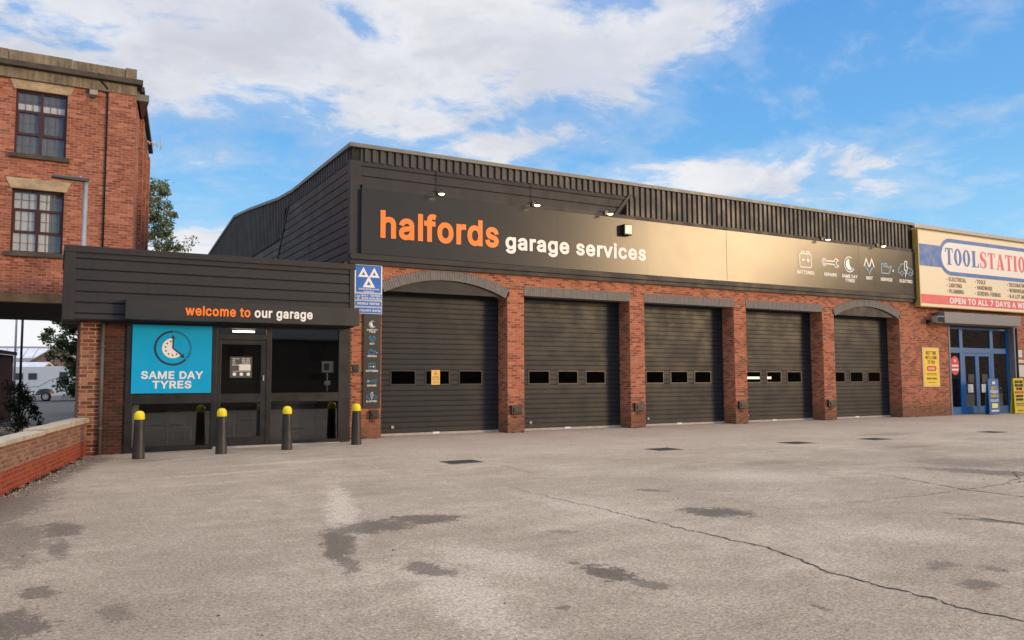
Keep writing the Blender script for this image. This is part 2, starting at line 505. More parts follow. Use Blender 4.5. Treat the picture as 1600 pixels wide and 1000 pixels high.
# ------------------------------------------------------------------ lettering (bold sans outlines, em = 1000)
GLYPHS = {
 'a': (429, ['45 6 15 49 4 97 7 144 29 187 55 211 94 230 150 243 245 256 248 263 244 282 235 293 202 304 173 302 149 292 133 277 116 243 112 242 8 273 6 277 18 306 36 339 59 365 88 385 121 400 159 409 202 411 245 406 278 395 307 379 329 358 345 335 362 282 364 -23 359 -27 254 -27 245 -14 197 -32 140 -35 88 -22', '126 86 140 77 164 73 193 74 212 81 236 101 250 137 254 136 281 158 164 139 135 130 123 120 119 111 120 97']),
 'b': (464, ['29 -27 26 -22 26 530 29 536 139 536 143 387 172 402 200 410 239 411 272 407 305 396 329 382 357 359 380 330 401 287 414 235 417 173 411 125 394 73 368 30 339 1 296 -23 258 -33 210 -34 177 -27 143 -10 139 -13 139 -27', '171 92 200 76 243 77 272 95 290 125 301 178 296 235 277 277 248 298 215 303 186 296 164 278 149 249 140 206 142 159 152 121']),
 'c': (436, ['69 21 46 49 25 87 14 125 7 173 9 221 17 264 31 302 51 335 77 364 106 385 139 400 177 409 215 411 253 407 292 394 325 375 349 354 370 325 395 259 287 230 269 273 249 292 215 303 177 298 150 278 134 249 125 211 125 164 133 130 148 102 168 83 192 75 225 75 254 87 272 110 287 149 396 121 381 73 363 40 334 9 302 -13 268 -27 225 -35 177 -33 139 -24 101 -6']),
 'd': (464, ['68 18 43 49 26 83 15 116 8 159 8 206 13 249 25 292 44 329 68 359 90 378 120 396 153 407 182 411 225 409 258 400 282 386 285 535 397 535 396 -27 287 -27 282 -10 234 -31 206 -35 168 -33 115 -17', '156 92 187 76 225 76 253 92 274 125 284 178 280 235 263 274 234 298 206 303 172 297 149 278 133 249 124 206 125 159 136 121']),
 'e': (444, ['68 21 45 49 27 83 16 116 8 159 7 202 13 249 25 287 44 325 68 355 96 379 125 395 163 407 206 411 244 408 282 397 315 379 356 340 384 287 396 230 398 144 127 140 139 111 153 93 172 81 201 74 234 75 258 85 274 102 292 137 395 111 398 106 388 73 370 40 344 10 311 -12 272 -27 230 -35 182 -33 139 -24 101 -5', '130 249 134 245 272 242 277 244 268 268 252 287 234 298 211 303 187 301 163 292 143 273']),
 'f': (294, ['54 -25 54 296 50 300 -18 300 -19 405 50 406 53 410 55 453 65 486 84 515 116 540 145 551 178 557 216 555 250 547 272 538 275 534 245 434 212 445 192 447 176 443 169 429 169 410 173 406 255 405 255 305 254 300 173 300 169 296 169 -24 164 -27']),
 'g': (465, ['58 -124 36 -98 15 -60 110 -3 77 19 45 55 25 92 13 131 7 178 10 235 22 283 44 329 68 359 96 382 130 400 158 408 225 409 254 402 282 387 287 405 292 406 396 406 399 402 399 -22 393 -60 377 -98 349 -131 320 -152 277 -169 230 -177 177 -176 134 -168 92 -150', '144 -50 163 -62 187 -69 215 -70 244 -65 274 -45 282 -26 284 -3 282 2 239 -17 196 -22 153 -18 115 -5 112 -7 115 -12', '150 107 182 89 220 87 249 98 273 126 285 174 282 230 268 269 239 296 211 303 177 298 153 283 137 259 125 221 124 174 133 135']),
 'h': (450, ['29 -27 26 -23 26 534 139 536 143 388 172 402 205 410 239 411 277 405 310 391 334 374 353 353 369 324 379 291 384 253 384 -23 377 -27 277 -27 269 -23 268 253 260 277 248 291 229 300 210 302 186 299 167 289 151 272 143 252 141 -23 134 -27']),
 'i': (207, ['27 -26 26 405 137 406 141 400 141 -23 137 -27', '32 438 18 462 15 491 22 515 42 537 65 548 94 550 118 542 139 524 151 500 153 477 146 453 127 431 103 418 80 416 51 424']),
 'j': (207, ['-33 -170 -37 -166 -36 -61 14 -58 21 -52 25 -38 27 405 138 406 141 -33 134 -80 113 -123 76 -154 33 -168', '33 437 19 458 14 486 19 510 38 534 62 547 90 550 115 543 138 525 149 505 153 477 146 453 128 432 106 420 81 416 57 421']),
 'k': (421, ['29 -27 26 -23 26 534 141 534 143 274 272 405 413 400 236 215 424 -23 281 -27 153 136 148 137 139 129 139 -26']),
 'l': (190, ['24 -27 142 -27 142 535 24 535']),
 'm': (650, ['29 -27 26 -23 27 405 134 406 139 405 143 391 191 410 243 411 286 396 320 364 348 388 377 402 410 411 453 412 481 407 510 396 534 379 554 357 574 319 583 272 581 -27 472 -27 469 -23 468 267 462 284 453 294 420 303 400 301 381 292 371 281 364 262 362 -23 358 -27 248 -26 247 267 234 292 220 300 200 303 181 301 162 291 150 277 143 257 141 -23 134 -27']),
 'n': (450, ['29 -27 26 -23 27 405 134 406 139 405 139 391 143 388 191 408 239 411 286 402 324 382 348 358 364 334 382 277 384 -23 377 -27 277 -27 269 -23 268 253 260 277 248 291 229 300 210 302 186 299 167 289 151 272 143 252 141 -23 134 -27']),
 'o': (455, ['69 21 46 49 25 87 14 125 7 173 9 221 17 264 31 302 51 335 77 364 106 385 139 400 177 409 220 411 263 404 296 392 325 375 357 344 382 306 398 264 406 221 408 173 402 125 388 83 363 40 334 9 301 -13 263 -28 220 -35 177 -33 139 -24 101 -6', '156 92 187 76 230 76 259 92 281 125 292 178 287 230 269 273 239 297 206 303 172 296 150 278 134 249 125 211 125 164 136 121']),
 'p': (464, ['29 -170 26 -166 27 405 139 406 139 391 143 387 177 404 220 411 267 408 305 396 339 375 367 348 389 315 408 267 416 220 416 158 409 115 394 72 374 39 348 9 316 -14 282 -28 243 -35 200 -33 167 -24 143 -10 139 -169', '172 92 200 76 243 77 272 96 292 129 301 181 295 239 277 277 248 298 215 303 186 296 163 277 150 253 141 210 141 162 153 120']),
 'q': (464, ['68 18 44 48 25 86 12 129 7 177 10 234 20 277 36 315 58 348 106 388 134 401 168 409 234 408 282 386 287 406 398 405 396 -169 287 -170 284 -166 282 -10 234 -31 206 -35 168 -33 115 -17', '153 94 182 77 225 76 253 92 274 124 284 177 280 234 263 274 234 297 206 303 172 297 152 281 134 253 125 215 125 162 135 124']),
 'r': (299, ['29 -27 26 -23 27 405 134 406 139 405 139 396 143 393 167 404 196 411 267 409 270 405 270 291 220 298 186 296 158 281 144 257 141 -23 134 -27']),
 's': (405, ['50 12 30 35 18 59 4 111 7 116 111 138 124 102 133 87 150 78 173 73 197 73 221 80 235 90 241 102 239 111 226 122 102 157 72 173 46 197 29 225 20 264 23 302 38 340 57 364 81 383 111 398 145 408 188 411 226 408 259 399 288 385 313 364 334 335 357 273 354 269 254 246 250 249 239 278 226 294 211 302 188 306 150 297 139 287 136 273 142 264 159 255 283 220 307 206 330 185 349 154 358 116 355 78 340 40 316 11 288 -10 250 -26 207 -34 159 -34 118 -27 78 -10']),
 't': (267, ['73 2 52 30 40 68 38 296 35 300 -19 301 -21 401 -17 406 35 407 38 411 40 498 150 498 153 491 154 407 231 406 231 301 159 300 153 296 154 87 164 77 223 82 244 -13 240 -18 207 -28 154 -31 107 -20']),
 'u': (450, ['72 10 40 57 27 109 26 405 140 405 143 124 149 105 162 88 181 79 200 77 224 81 243 90 258 106 267 129 270 405 383 405 384 -24 377 -27 277 -27 272 -25 267 -9 220 -28 162 -31 110 -17']),
 'v': (429, ['144 -25 -20 405 103 405 196 157 285 405 410 405 246 -23 239 -27']),
 'w': (607, ['118 -26 -12 405 107 405 171 185 232 406 337 405 394 195 399 190 460 405 580 406 451 -23 447 -27 394 -27 351 -27 347 -23 285 194 218 -26']),
 'x': (419, ['-27 -25 130 196 -21 405 116 405 192 289 268 406 401 405 250 191 406 -25 273 -27 192 96 187 96 106 -26']),
 'y': (429, ['16 -154 41 -59 44 -55 86 -63 105 -60 118 -45 134 -2 -20 403 -14 406 101 406 105 403 196 157 286 405 405 406 409 403 231 -64 207 -111 170 -150 125 -169 67 -171']),
 'z': (420, ['18 -27 15 -23 17 57 201 296 23 296 21 405 358 405 358 319 180 86 366 81 366 -23 361 -27']),
 'A': (520, ['-19 -26 -21 -23 181 532 186 536 296 534 500 -23 496 -27 377 -26 324 117 155 115 105 -24', '196 226 281 226 285 229 238 362 193 229']),
 'B': (496, ['37 -27 33 -23 34 534 265 535 308 527 351 509 379 487 398 465 413 438 422 405 425 367 419 329 406 300 379 267 418 229 432 205 441 177 444 115 436 81 423 53 403 27 377 5 346 -11 308 -22 260 -27', '152 86 256 84 298 92 313 101 325 119 328 138 323 162 303 188 275 201 156 204 152 200', '152 315 246 313 279 322 295 334 306 353 309 377 304 396 289 413 265 422 154 424']),
 'C': (550, ['93 36 62 74 39 117 22 170 15 217 14 274 22 336 38 389 64 436 95 474 136 506 179 527 217 538 269 543 317 538 360 526 402 504 443 470 474 427 492 384 504 322 388 321 370 374 355 395 336 410 288 427 260 429 231 424 207 415 183 398 164 377 149 351 138 322 132 284 133 213 148 160 176 117 212 92 260 80 307 86 345 105 371 136 388 187 502 187 493 127 467 70 436 31 393 -1 341 -24 288 -33 231 -32 183 -20 136 2']),
 'D': (542, ['37 -27 33 -23 34 534 265 534 332 518 379 493 417 461 449 419 471 372 484 315 488 238 481 177 465 124 440 77 416 48 379 17 346 -2 298 -18 237 -27', '152 86 232 85 284 95 327 121 355 162 367 200 372 238 371 281 365 319 355 348 338 377 317 397 289 413 246 423 153 424']),
 'E': (459, ['37 -27 33 -23 34 534 398 535 398 426 154 424 152 315 379 313 382 310 382 205 375 202 153 200 152 91 156 84 398 84 402 77 402 -23 398 -27']),
 'F': (450, ['37 -27 33 -23 34 534 394 536 394 425 156 425 152 419 152 310 156 305 370 305 372 196 156 194 152 191 151 -25']),
 'G': (560, ['93 36 62 74 39 117 26 155 15 213 14 274 21 336 38 389 63 436 94 474 131 504 164 522 212 537 264 543 312 539 360 525 402 503 442 470 474 427 493 384 507 322 389 322 364 379 331 412 307 423 283 428 231 424 207 415 183 399 164 378 149 351 138 322 132 284 133 213 150 155 168 127 188 107 212 92 241 83 298 83 329 93 355 112 373 136 385 170 256 174 256 279 260 283 502 282 505 198 501 151 487 103 466 65 429 22 388 -6 345 -23 288 -33 231 -31 183 -21 136 2']),
 'H': (557, ['37 -27 33 -23 34 534 152 534 152 319 156 316 360 316 365 319 365 534 483 534 484 -23 479 -27 370 -27 365 -23 365 202 156 205 152 200 151 -25']),
 'I': (190, ['24 -27 142 -27 142 535 24 535']),
 'J': (436, ['57 13 33 41 13 89 7 127 7 198 124 199 126 127 131 108 141 93 162 80 186 77 210 81 229 93 240 113 244 136 245 532 252 536 362 535 363 127 355 84 336 41 314 15 286 -7 252 -23 205 -33 167 -33 119 -24 86 -9']),
 'K': (507, ['37 -27 33 -23 34 534 152 534 152 329 156 323 351 535 498 531 277 286 498 -24 494 -27 360 -27 194 204 152 157 151 -25']),
 'L': (433, ['37 -27 33 -23 34 534 146 536 152 534 152 86 384 84 388 77 388 -23 384 -27']),
 'M': (668, ['37 -27 33 -23 34 534 171 534 313 168 317 170 457 534 594 535 594 -26 484 -27 477 -23 475 265 360 -26 270 -27 151 267 149 -23 141 -27']),
 'N': (563, ['37 -27 33 -23 34 534 152 534 370 191 372 534 489 535 489 -26 375 -27 370 -24 156 314 152 305 152 -23 146 -27']),
 'O': (573, ['93 36 62 74 39 117 22 170 15 217 14 274 22 336 38 389 64 436 95 474 124 498 164 522 212 537 250 542 302 540 350 529 398 507 441 472 479 422 502 370 515 317 520 255 515 189 496 122 471 74 436 32 398 2 350 -21 302 -32 245 -33 183 -20 136 2', '179 115 202 97 231 85 260 80 293 82 321 92 347 108 369 131 384 155 396 189 402 227 403 270 396 317 385 351 368 379 345 403 321 417 274 429 221 421 179 394 149 351 138 322 132 284 133 213 150 155']),
 'P': (485, ['37 -27 33 -23 34 534 265 534 308 526 346 511 375 491 401 462 420 429 431 396 436 348 433 310 424 277 408 243 370 200 317 171 265 160 153 157 151 -25', '152 272 251 270 275 276 294 286 309 305 317 338 315 372 302 400 284 415 256 423 153 424']),
 'Q': (573, ['93 36 62 74 39 117 22 170 15 217 14 274 22 336 38 389 64 436 95 474 124 498 164 522 212 537 250 542 302 540 350 529 398 507 441 472 479 422 502 370 515 317 520 255 515 189 496 122 471 74 436 32 398 2 350 -21 302 -32 245 -33 183 -20 136 2', '179 115 202 97 231 85 260 80 293 82 321 92 347 108 369 131 384 155 396 189 402 227 403 270 396 317 385 351 368 379 345 403 321 417 274 429 221 421 179 394 149 351 138 322 132 284 133 213 150 155']),
 'R': (489, ['37 -27 33 -23 34 534 265 534 313 526 356 507 393 477 416 443 431 400 436 353 430 300 414 257 388 224 352 196 471 -23 465 -27 337 -26 232 169 156 171 152 167 151 -25', '156 282 256 283 279 288 298 299 311 315 318 343 315 377 305 400 284 416 260 423 153 424 152 286']),
 'S': (487, ['58 25 36 53 21 87 13 120 10 163 126 164 135 120 148 101 174 85 212 77 255 79 288 91 312 114 318 139 314 158 293 176 130 230 88 253 56 282 36 315 25 358 29 410 46 453 68 482 98 507 136 526 174 537 226 543 269 539 307 530 345 513 384 482 411 444 426 401 429 358 426 351 317 351 306 391 293 410 269 424 236 431 198 429 164 416 147 396 143 368 150 353 174 336 326 287 369 263 398 239 423 201 434 158 432 106 415 58 388 23 350 -6 307 -24 255 -34 193 -34 141 -24 94 -4']),
 'T': (489, ['166 -23 166 424 8 425 5 429 5 534 442 536 442 425 284 424 284 -23 280 -27 170 -27']),
 'U': (557, ['89 30 55 78 43 106 35 144 35 535 151 535 151 178 155 149 168 121 192 97 222 83 260 79 298 84 327 98 350 121 362 149 366 178 367 535 484 535 484 159 472 102 441 44 408 12 365 -14 322 -28 275 -35 222 -33 170 -21 127 0']),
 'V': (520, ['186 -26 -21 534 104 534 238 154 243 152 375 534 500 534 298 -23 291 -27']),
 'W': (726, ['133 -23 -18 534 104 534 194 188 285 534 401 534 489 197 494 192 582 534 704 535 551 -25 442 -27 434 -23 342 308 251 -25 137 -27']),
 'X': (514, ['-30 -25 175 262 -20 534 117 536 236 360 360 536 496 534 299 262 503 -26 370 -27 236 163 108 -24 103 -27']),
 'Y': (512, ['177 -23 176 200 -31 534 107 534 238 325 366 535 500 536 499 529 295 200 295 -23 290 -27 181 -27']),
 'Z': (478, ['17 -26 16 57 267 424 17 425 13 429 14 534 422 536 423 453 172 86 422 84 426 81 426 -24 422 -27']),
 '0': (493, ['92 22 67 55 48 92 34 136 24 193 21 255 24 317 33 370 49 417 66 451 91 485 123 513 153 529 196 540 229 542 272 538 300 529 339 507 372 474 402 422 420 370 431 293 431 213 420 141 404 89 380 46 351 13 315 -13 272 -29 215 -33 167 -25 127 -7', '181 94 200 81 219 77 243 78 266 89 281 104 295 127 312 184 317 270 305 355 294 384 279 408 262 423 239 432 205 429 177 410 155 374 141 322 136 255 142 184 156 132']),
 '1': (493, ['53 -27 49 -23 52 81 182 82 185 86 185 391 182 394 62 307 59 315 59 438 191 536 301 536 303 86 310 82 416 81 418 -23 410 -27']),
 '2': (493, ['40 -27 37 -23 37 57 258 296 284 334 293 367 289 396 274 417 245 430 212 432 183 422 165 405 156 381 153 338 150 335 40 335 41 396 59 448 77 477 102 501 131 520 164 534 202 541 250 541 283 535 316 521 364 486 393 443 407 396 404 334 389 291 358 243 307 183 215 86 412 84 416 77 416 -23 412 -27']),
 '3': (493, ['65 22 42 51 26 84 18 117 14 155 17 159 132 158 138 122 151 100 175 85 213 77 251 81 279 94 297 117 302 151 298 170 289 189 275 202 256 212 217 220 130 222 130 308 229 422 222 425 46 425 43 432 43 532 51 536 398 535 399 451 277 317 327 297 360 275 388 246 406 213 418 170 420 132 410 84 393 51 364 17 332 -6 294 -23 246 -32 194 -33 146 -24 103 -6']),
 '4': (493, ['13 81 13 167 230 534 354 536 354 529 155 191 254 188 255 343 370 343 371 191 440 187 440 81 370 77 368 -26 259 -27 255 -23 254 79']),
 '5': (493, ['82 20 57 51 41 84 34 117 31 151 34 157 144 157 153 117 166 98 191 82 225 77 255 84 281 103 296 132 301 165 296 193 284 217 263 238 239 248 210 250 182 245 158 235 134 218 38 232 72 534 391 535 391 425 177 425 166 351 229 361 286 352 338 327 377 289 407 232 418 174 412 113 391 60 363 23 332 -2 291 -22 248 -32 196 -33 158 -25 116 -7']),
 '6': (493, ['92 19 73 42 54 74 43 108 37 146 43 213 71 284 115 355 240 536 369 535 371 532 240 341 235 341 288 335 330 317 367 289 392 254 410 208 416 155 410 108 392 60 368 27 335 -2 299 -21 254 -32 211 -33 164 -24 126 -7', '173 98 197 81 230 76 259 83 283 103 297 132 300 170 289 203 269 226 245 236 216 238 188 228 169 212 155 184 152 151 158 122']),
 '7': (493, ['58 -27 55 -23 280 424 39 425 35 429 36 534 415 536 416 438 183 -23 177 -27']),
 '8': (493, ['73 22 39 70 29 98 25 127 28 170 41 208 63 241 93 270 64 303 47 346 45 403 57 446 75 474 100 500 133 522 166 535 205 542 247 542 285 535 319 522 352 500 377 474 395 446 406 413 408 370 401 332 382 293 360 270 400 227 423 174 427 146 426 113 412 65 385 28 352 0 314 -19 266 -31 209 -33 157 -25 111 -7', '158 98 181 84 209 77 247 78 276 86 295 100 306 117 310 141 305 165 285 189 257 204 219 208 185 201 161 184 144 155 144 122', '176 334 195 322 219 317 243 318 266 327 282 341 290 360 291 389 283 408 266 423 238 432 205 431 181 420 166 403 160 379 163 355']),
 '9': (493, ['83 -26 214 167 169 173 126 190 91 215 64 248 45 291 37 338 40 391 51 429 69 461 92 490 121 513 152 529 188 539 226 543 264 539 302 528 335 510 363 486 386 457 402 424 413 386 416 343 411 305 399 262 356 181 216 -25', '175 291 202 274 235 271 264 280 286 300 298 329 299 367 290 396 269 420 245 431 211 432 188 423 169 405 155 377 153 343 159 315']),
 '&': (488, ['53 20 32 46 18 74 10 103 7 136 12 174 27 208 53 242 96 279 66 327 52 365 49 408 59 455 72 480 92 502 139 530 201 540 239 537 268 528 301 508 331 474 346 441 351 398 343 360 327 327 301 296 258 260 315 190 320 197 325 251 435 251 428 155 401 89 492 -26 353 -27 325 5 292 -14 249 -28 206 -34 168 -32 106 -16 77 0', '139 93 163 78 192 73 230 80 250 89 251 93 168 194 139 168 126 146 126 117', '187 348 220 374 233 393 233 417 215 432 186 432 172 423 166 413 166 384']),
 ':': (228, ['43 -9 27 15 23 43 29 72 45 93 69 109 97 114 126 107 148 91 163 67 168 39 161 10 145 -12 121 -27 93 -31 64 -24', '45 264 29 286 23 315 28 343 44 367 69 384 93 389 121 384 145 369 161 348 168 320 164 291 149 267 126 250 97 244 69 249']),
 '.': (228, ['43 -9 27 15 23 43 29 72 45 93 69 109 97 114 126 107 148 91 163 67 168 39 161 10 145 -12 121 -27 93 -31 64 -24']),
 '-': (493, ['90 161 87 164 87 264 90 271 364 269 362 161']),
 "'": (246, ['55 291 52 294 42 532 46 536 160 536 163 532 154 294 150 291']),
 '+': (493, ['171 9 169 144 38 145 34 149 34 249 38 253 169 254 171 389 281 390 283 254 414 253 418 249 418 149 414 145 283 144 281 8']),
 ' ': (230, []),
}


def outline_groups(loops):
    def inside(p, L):
        r = False
        for (x0, y0), (x1, y1) in zip(L, L[1:] + L[:1]):
            if (y0 > p[1]) != (y1 > p[1]) and p[0] < x0 + (p[1] - y0) / (y1 - y0) * (x1 - x0): r = not r
        return r
    outs = [L for i, L in enumerate(loops) if not any(inside(L[0], q) for j, q in enumerate(loops) if j != i)]
    return [[L] + [q for q in loops if q is not L and inside(q[0], L)] for L in outs]


def text(mb, s, x0, zb, cap, y0, y1, x1=None, center=None, track=0.0, slant=0.0):
    """append lettering facing -Y; cap = capital height, x0..x1 fits the width"""
    sc_ = cap / 0.562
    pen = 0; glyphs = []; lo = None; hi = 0
    for ch in s:
        adv, ls = GLYPHS.get(ch, GLYPHS[' '])
        for l in ls:
            nums = list(map(int, l.split()))
            pts = [(pen + nums[i], nums[i + 1]) for i in range(0, len(nums), 2)]
            mnx = min(p[0] for p in pts); mxx = max(p[0] for p in pts)
            lo = mnx if lo is None else min(lo, mnx); hi = max(hi, mxx)
        glyphs.append((pen, ls))
        pen += adv + track * 1000
    wd = (hi - lo) / 1000 * sc_
    kx = 1.0
    if center is not None:
        if x1: kx = x1 / wd          # x1 = wanted width
        x0 = center - wd * kx / 2
    elif x1 is not None:
        kx = (x1 - x0) / wd
    for pen, ls in glyphs:
        if not ls: continue
        loops = []
        for l in ls:
            nums = list(map(int, l.split()))
            loops.append([(x0 + ((pen + nums[i] - lo) / 1000 * sc_ + slant * nums[i + 1] / 1000 * sc_) * kx, zb + (nums[i + 1] + 27) / 1000 * sc_) for i in range(0, len(nums), 2)])
        for grp in outline_groups(loops): mb.prism(grp, y0, y1)
    return mb


def arc(cx, cz, r, a0, a1, n=18, rz=None):
    return [(cx + r * math.cos(R(a0 + (a1 - a0) * i / n)), cz + (rz or r) * math.sin(R(a0 + (a1 - a0) * i / n))) for i in range(n + 1)]


# ------------------------------------------------------------------ palette
brick_garage = BRICK('garage brick', [(0.24, 0.062, 0.034), (0.39, 0.112, 0.056), (0.49, 0.158, 0.078), (0.43, 0.132, 0.068), (0.54, 0.205, 0.110), (0.20, 0.070, 0.048)], (0.46, 0.305, 0.215), ms=0.010, soot=0.35, sootcol=(0.14, 0.05, 0.035), pale=0.18, palecol=(0.55, 0.36, 0.27), lowdirt=0.55)
brick_mill = BRICK('mill brick', [(0.20, 0.062, 0.040), (0.29, 0.094, 0.057), (0.35, 0.122, 0.075), (0.25, 0.078, 0.050), (0.43, 0.180, 0.118)], (0.42, 0.265, 0.19), ms=0.010, soot=0.55, sootcol=(0.11, 0.04, 0.03), pale=0.22)
brick_brown = BRICK('reception brick', [(0.10, 0.035, 0.02), (0.17, 0.055, 0.03), (0.24, 0.085, 0.045), (0.13, 0.04, 0.03), (0.32, 0.15, 0.085)], (0.42, 0.30, 0.22), rh=0.09, bw=0.27, ms=0.011, soot=0.6, sootcol=(0.045, 0.03, 0.025), pale=0.1)
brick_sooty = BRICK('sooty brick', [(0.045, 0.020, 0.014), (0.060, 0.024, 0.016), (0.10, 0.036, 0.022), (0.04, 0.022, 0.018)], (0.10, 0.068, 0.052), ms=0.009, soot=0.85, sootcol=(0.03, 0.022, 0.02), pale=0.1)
brick_wall = BRICK('boundary brick', [(0.17, 0.085, 0.055), (0.25, 0.125, 0.08), (0.21, 0.085, 0.05), (0.32, 0.17, 0.115)], (0.36, 0.26, 0.19), ms=0.011, soot=0.35, pale=0.15, palecol=(0.5, 0.4, 0.33),
                   zsplit=(0.27, [(0.27, 0.052, 0.024), (0.33, 0.070, 0.032), (0.22, 0.045, 0.024)], (0.36, 0.115, 0.06)))
brick_dull = BRICK('house brick', [(0.20, 0.13, 0.09), (0.27, 0.17, 0.12), (0.23, 0.14, 0.10)], (0.30, 0.25, 0.2), soot=0.2, pale=0.1)
blue_brick = M('blue engineering brick', (0.165, 0.155, 0.148), 0.7, var=0.28, scale=6, bump=0.4)
mortar_grey = M('dark mortar', (0.13, 0.12, 0.11), 0.9, var=0.2)
board = M('dark grey painted board', (0.028, 0.0275, 0.031), 0.55, var=0.16, scale=1.6, bump=0.15, bscale=40, streak=0.4, spec=0.3)
board_side = M('weathered dark board', (0.028, 0.0165, 0.015), 0.62, var=0.22, scale=1.4, bump=0.15, streak=0.35)
gap = M('shadow gap lining', (0.012, 0.012, 0.013), 0.8)
sheet = M('dark ribbed steel', (0.030, 0.030, 0.033), 0.52, var=0.14, scale=1.2, streak=0.4)
sheet_side = M('weathered ribbed steel', (0.024, 0.018, 0.017), 0.6, var=0.18, scale=1.0, streak=0.5)
sheet_pale = M('pale ribbed steel', (0.55, 0.52, 0.46), 0.55, var=0.12, streak=0.4)
trim = M('weathered roof flashing', (0.16, 0.165, 0.15), 0.5, var=0.25, scale=2.5, streak=0.2)
trim_pale = M('pale roof flashing', (0.42, 0.40, 0.35), 0.55, var=0.25)
panel = M('dark sign panel', (0.036, 0.037, 0.037), 0.21, var=0.05, scale=0.7, spec=0.23, rvar=0.01)
panel_matt = M('dark sign board', (0.017, 0.019, 0.0195), 0.45, var=0.10, scale=1.1)
orange = M('orange letters', (0.93, 0.215, 0.020), 0.45, var=0.03)
white = M('white letters', (0.82, 0.82, 0.80), 0.45, var=0.03)
vinyl_white = M('white vinyl', (0.78, 0.79, 0.79), 0.4, var=0.04)
icon_blue = M('blue icon vinyl', (0.035, 0.27, 0.50), 0.4, var=0.04)
cyan = M('bright blue poster print', (0.003, 0.36, 0.68), 0.45, var=0.03, spec=0.2)
navy = M('dark navy print', (0.012, 0.03, 0.055), 0.4, var=0.05)
mot_blue = M('sign blue', (0.006, 0.14, 0.55), 0.4, var=0.05)
door_metal = M('charcoal door steel', (0.0150, 0.0183, 0.0235), 0.5, var=0.20, scale=1.4, streak=0.35, dirt=0.09, spec=0.35)
black_metal = M('black frame', (0.009, 0.009, 0.010), 0.40, var=0.15)
black_plastic = M('black plastic', (0.020, 0.020, 0.022), 0.45, var=0.2)
bollard_black = M('bollard black', (0.017, 0.0165, 0.018), 0.5, var=0.2, scale=5, bump=0.1, dirt=0.12)
yellow = M('yellow cap', (0.86, 0.66, 0.006), 0.4, var=0.06, scale=8)
seal_grey = M('aluminium seal', (0.40, 0.37, 0.34), 0.5, var=0.2, scale=5)
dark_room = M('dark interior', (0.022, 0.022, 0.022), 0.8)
room_floor = M('interior floor tile', (0.26, 0.21, 0.16), 0.35, var=0.2)
grey_room = M('shop interior wall', (0.46, 0.44, 0.42), 0.8, var=0.1)
lamp_on = M('lit lamp', (0.9, 0.85, 0.7), 0.4, emit=(1.0, 0.78, 0.42, 7.0))
tube_on = M('lit tube', (0.9, 0.85, 0.7), 0.4, emit=(1.0, 0.84, 0.52, 6.0))
stone = M('weathered stone', (0.185, 0.155, 0.108), 0.9, var=0.62, scale=2.4, bump=0.6, bscale=25, streak=0.45)
stone_dark = M('sooty stone', (0.065, 0.055, 0.045), 0.9, var=0.5, scale=2.0, bump=0.5, bscale=25)
stone_pale = M('pale lintel stone', (0.36, 0.285, 0.19), 0.88, var=0.40, scale=3.0, bump=0.3, bscale=25)
maroon = M('maroon window frame', (0.050, 0.016, 0.014), 0.45, var=0.15)
coping = M('concrete coping', (0.44, 0.38, 0.29), 0.9, var=0.25, scale=5, bump=0.4, bscale=40)
concrete = M('rough concrete', (0.30, 0.27, 0.23), 0.95, var=0.2, scale=4, bump=0.4)
galv = M('galvanised steel', (0.36, 0.37, 0.39), 0.5, 0.4, var=0.15)
lamp_dark = M('lamp head grey', (0.05, 0.05, 0.055), 0.5, var=0.15)
pipe_grey = M('weathered pipe', (0.09, 0.085, 0.085), 0.55, var=0.2)
blind = M('white window blind', (0.72, 0.70, 0.64), 0.8, var=0.08)
shop_blue = M('blue door frame', (0.004, 0.115, 0.34), 0.45, var=0.10)
cream = M('cream sign face', (0.76, 0.66, 0.47), 0.5, var=0.06, scale=1.0)
gold = M('ochre sign edge', (0.38, 0.25, 0.05), 0.5, var=0.12)
sign_blue = M('faded royal blue', (0.005, 0.125, 0.40), 0.5, var=0.06)
sign_red = M('faded red', (0.68, 0.085, 0.11), 0.5, var=0.06)
sign_white = M('off white sign face', (0.78, 0.74, 0.70), 0.5, var=0.04)
print_black = M('black print', (0.02, 0.02, 0.02), 0.6)
poster_yellow = M('yellow poster', (0.86, 0.56, 0.010), 0.45, var=0.05)
poster_red = M('red print', (0.62, 0.02, 0.02), 0.45)
paper = M('white paper', (0.72, 0.72, 0.70), 0.6, var=0.05)
shutter = M('grey shutter box', (0.155, 0.165, 0.18), 0.5, var=0.1)
steel_cover = M('cast iron cover', (0.050, 0.046, 0.042), 0.7, 0.2, var=0.3, scale=12, bump=0.8, bscale=90)
pane_dark = GLASS('window glass', (0.30, 0.32, 0.33), 0.10)
pane_door = GLASS('door pane', (0.50, 0.50, 0.50), 0.02)
pane_shop = GLASS('shop front glass', (0.66, 0.69, 0.70), 0.065)
pane_store = GLASS('store glass', (0.75, 0.78, 0.78), 0.04)
bark = M('bark', (0.12, 0.09, 0.065), 0.9, var=0.35, scale=8, bump=0.6)


def LEAF(name, a, b2):
    m, n, p = newmat(name)
    pos = n.node('ShaderNodeNewGeometry').outputs['Position']
    f = n.sstep(n.noise(pos, 1.6, 3, 0.6), 0.35, 0.65)
    f2 = n.math('ADD', n.math('MULTIPLY', f, 0.6), n.math('MULTIPLY', n.noise(pos, 30, 2, 0.5), 0.4))
    n.put(p.inputs['Base Color'], n.mix(f2, a, b2))
    p.inputs['Roughness'].default_value = 0.6
    p.inputs['Specular IOR Level'].default_value = 0.3
    return m


leaf_birch = LEAF('birch leaf', (0.06, 0.085, 0.035), (0.19, 0.22, 0.11))
leaf_dark = LEAF('dark leaf', (0.022, 0.042, 0.014), (0.085, 0.125, 0.04))
leaf_ivy = LEAF('ivy leaf', (0.014, 0.030, 0.011), (0.055, 0.08, 0.028))


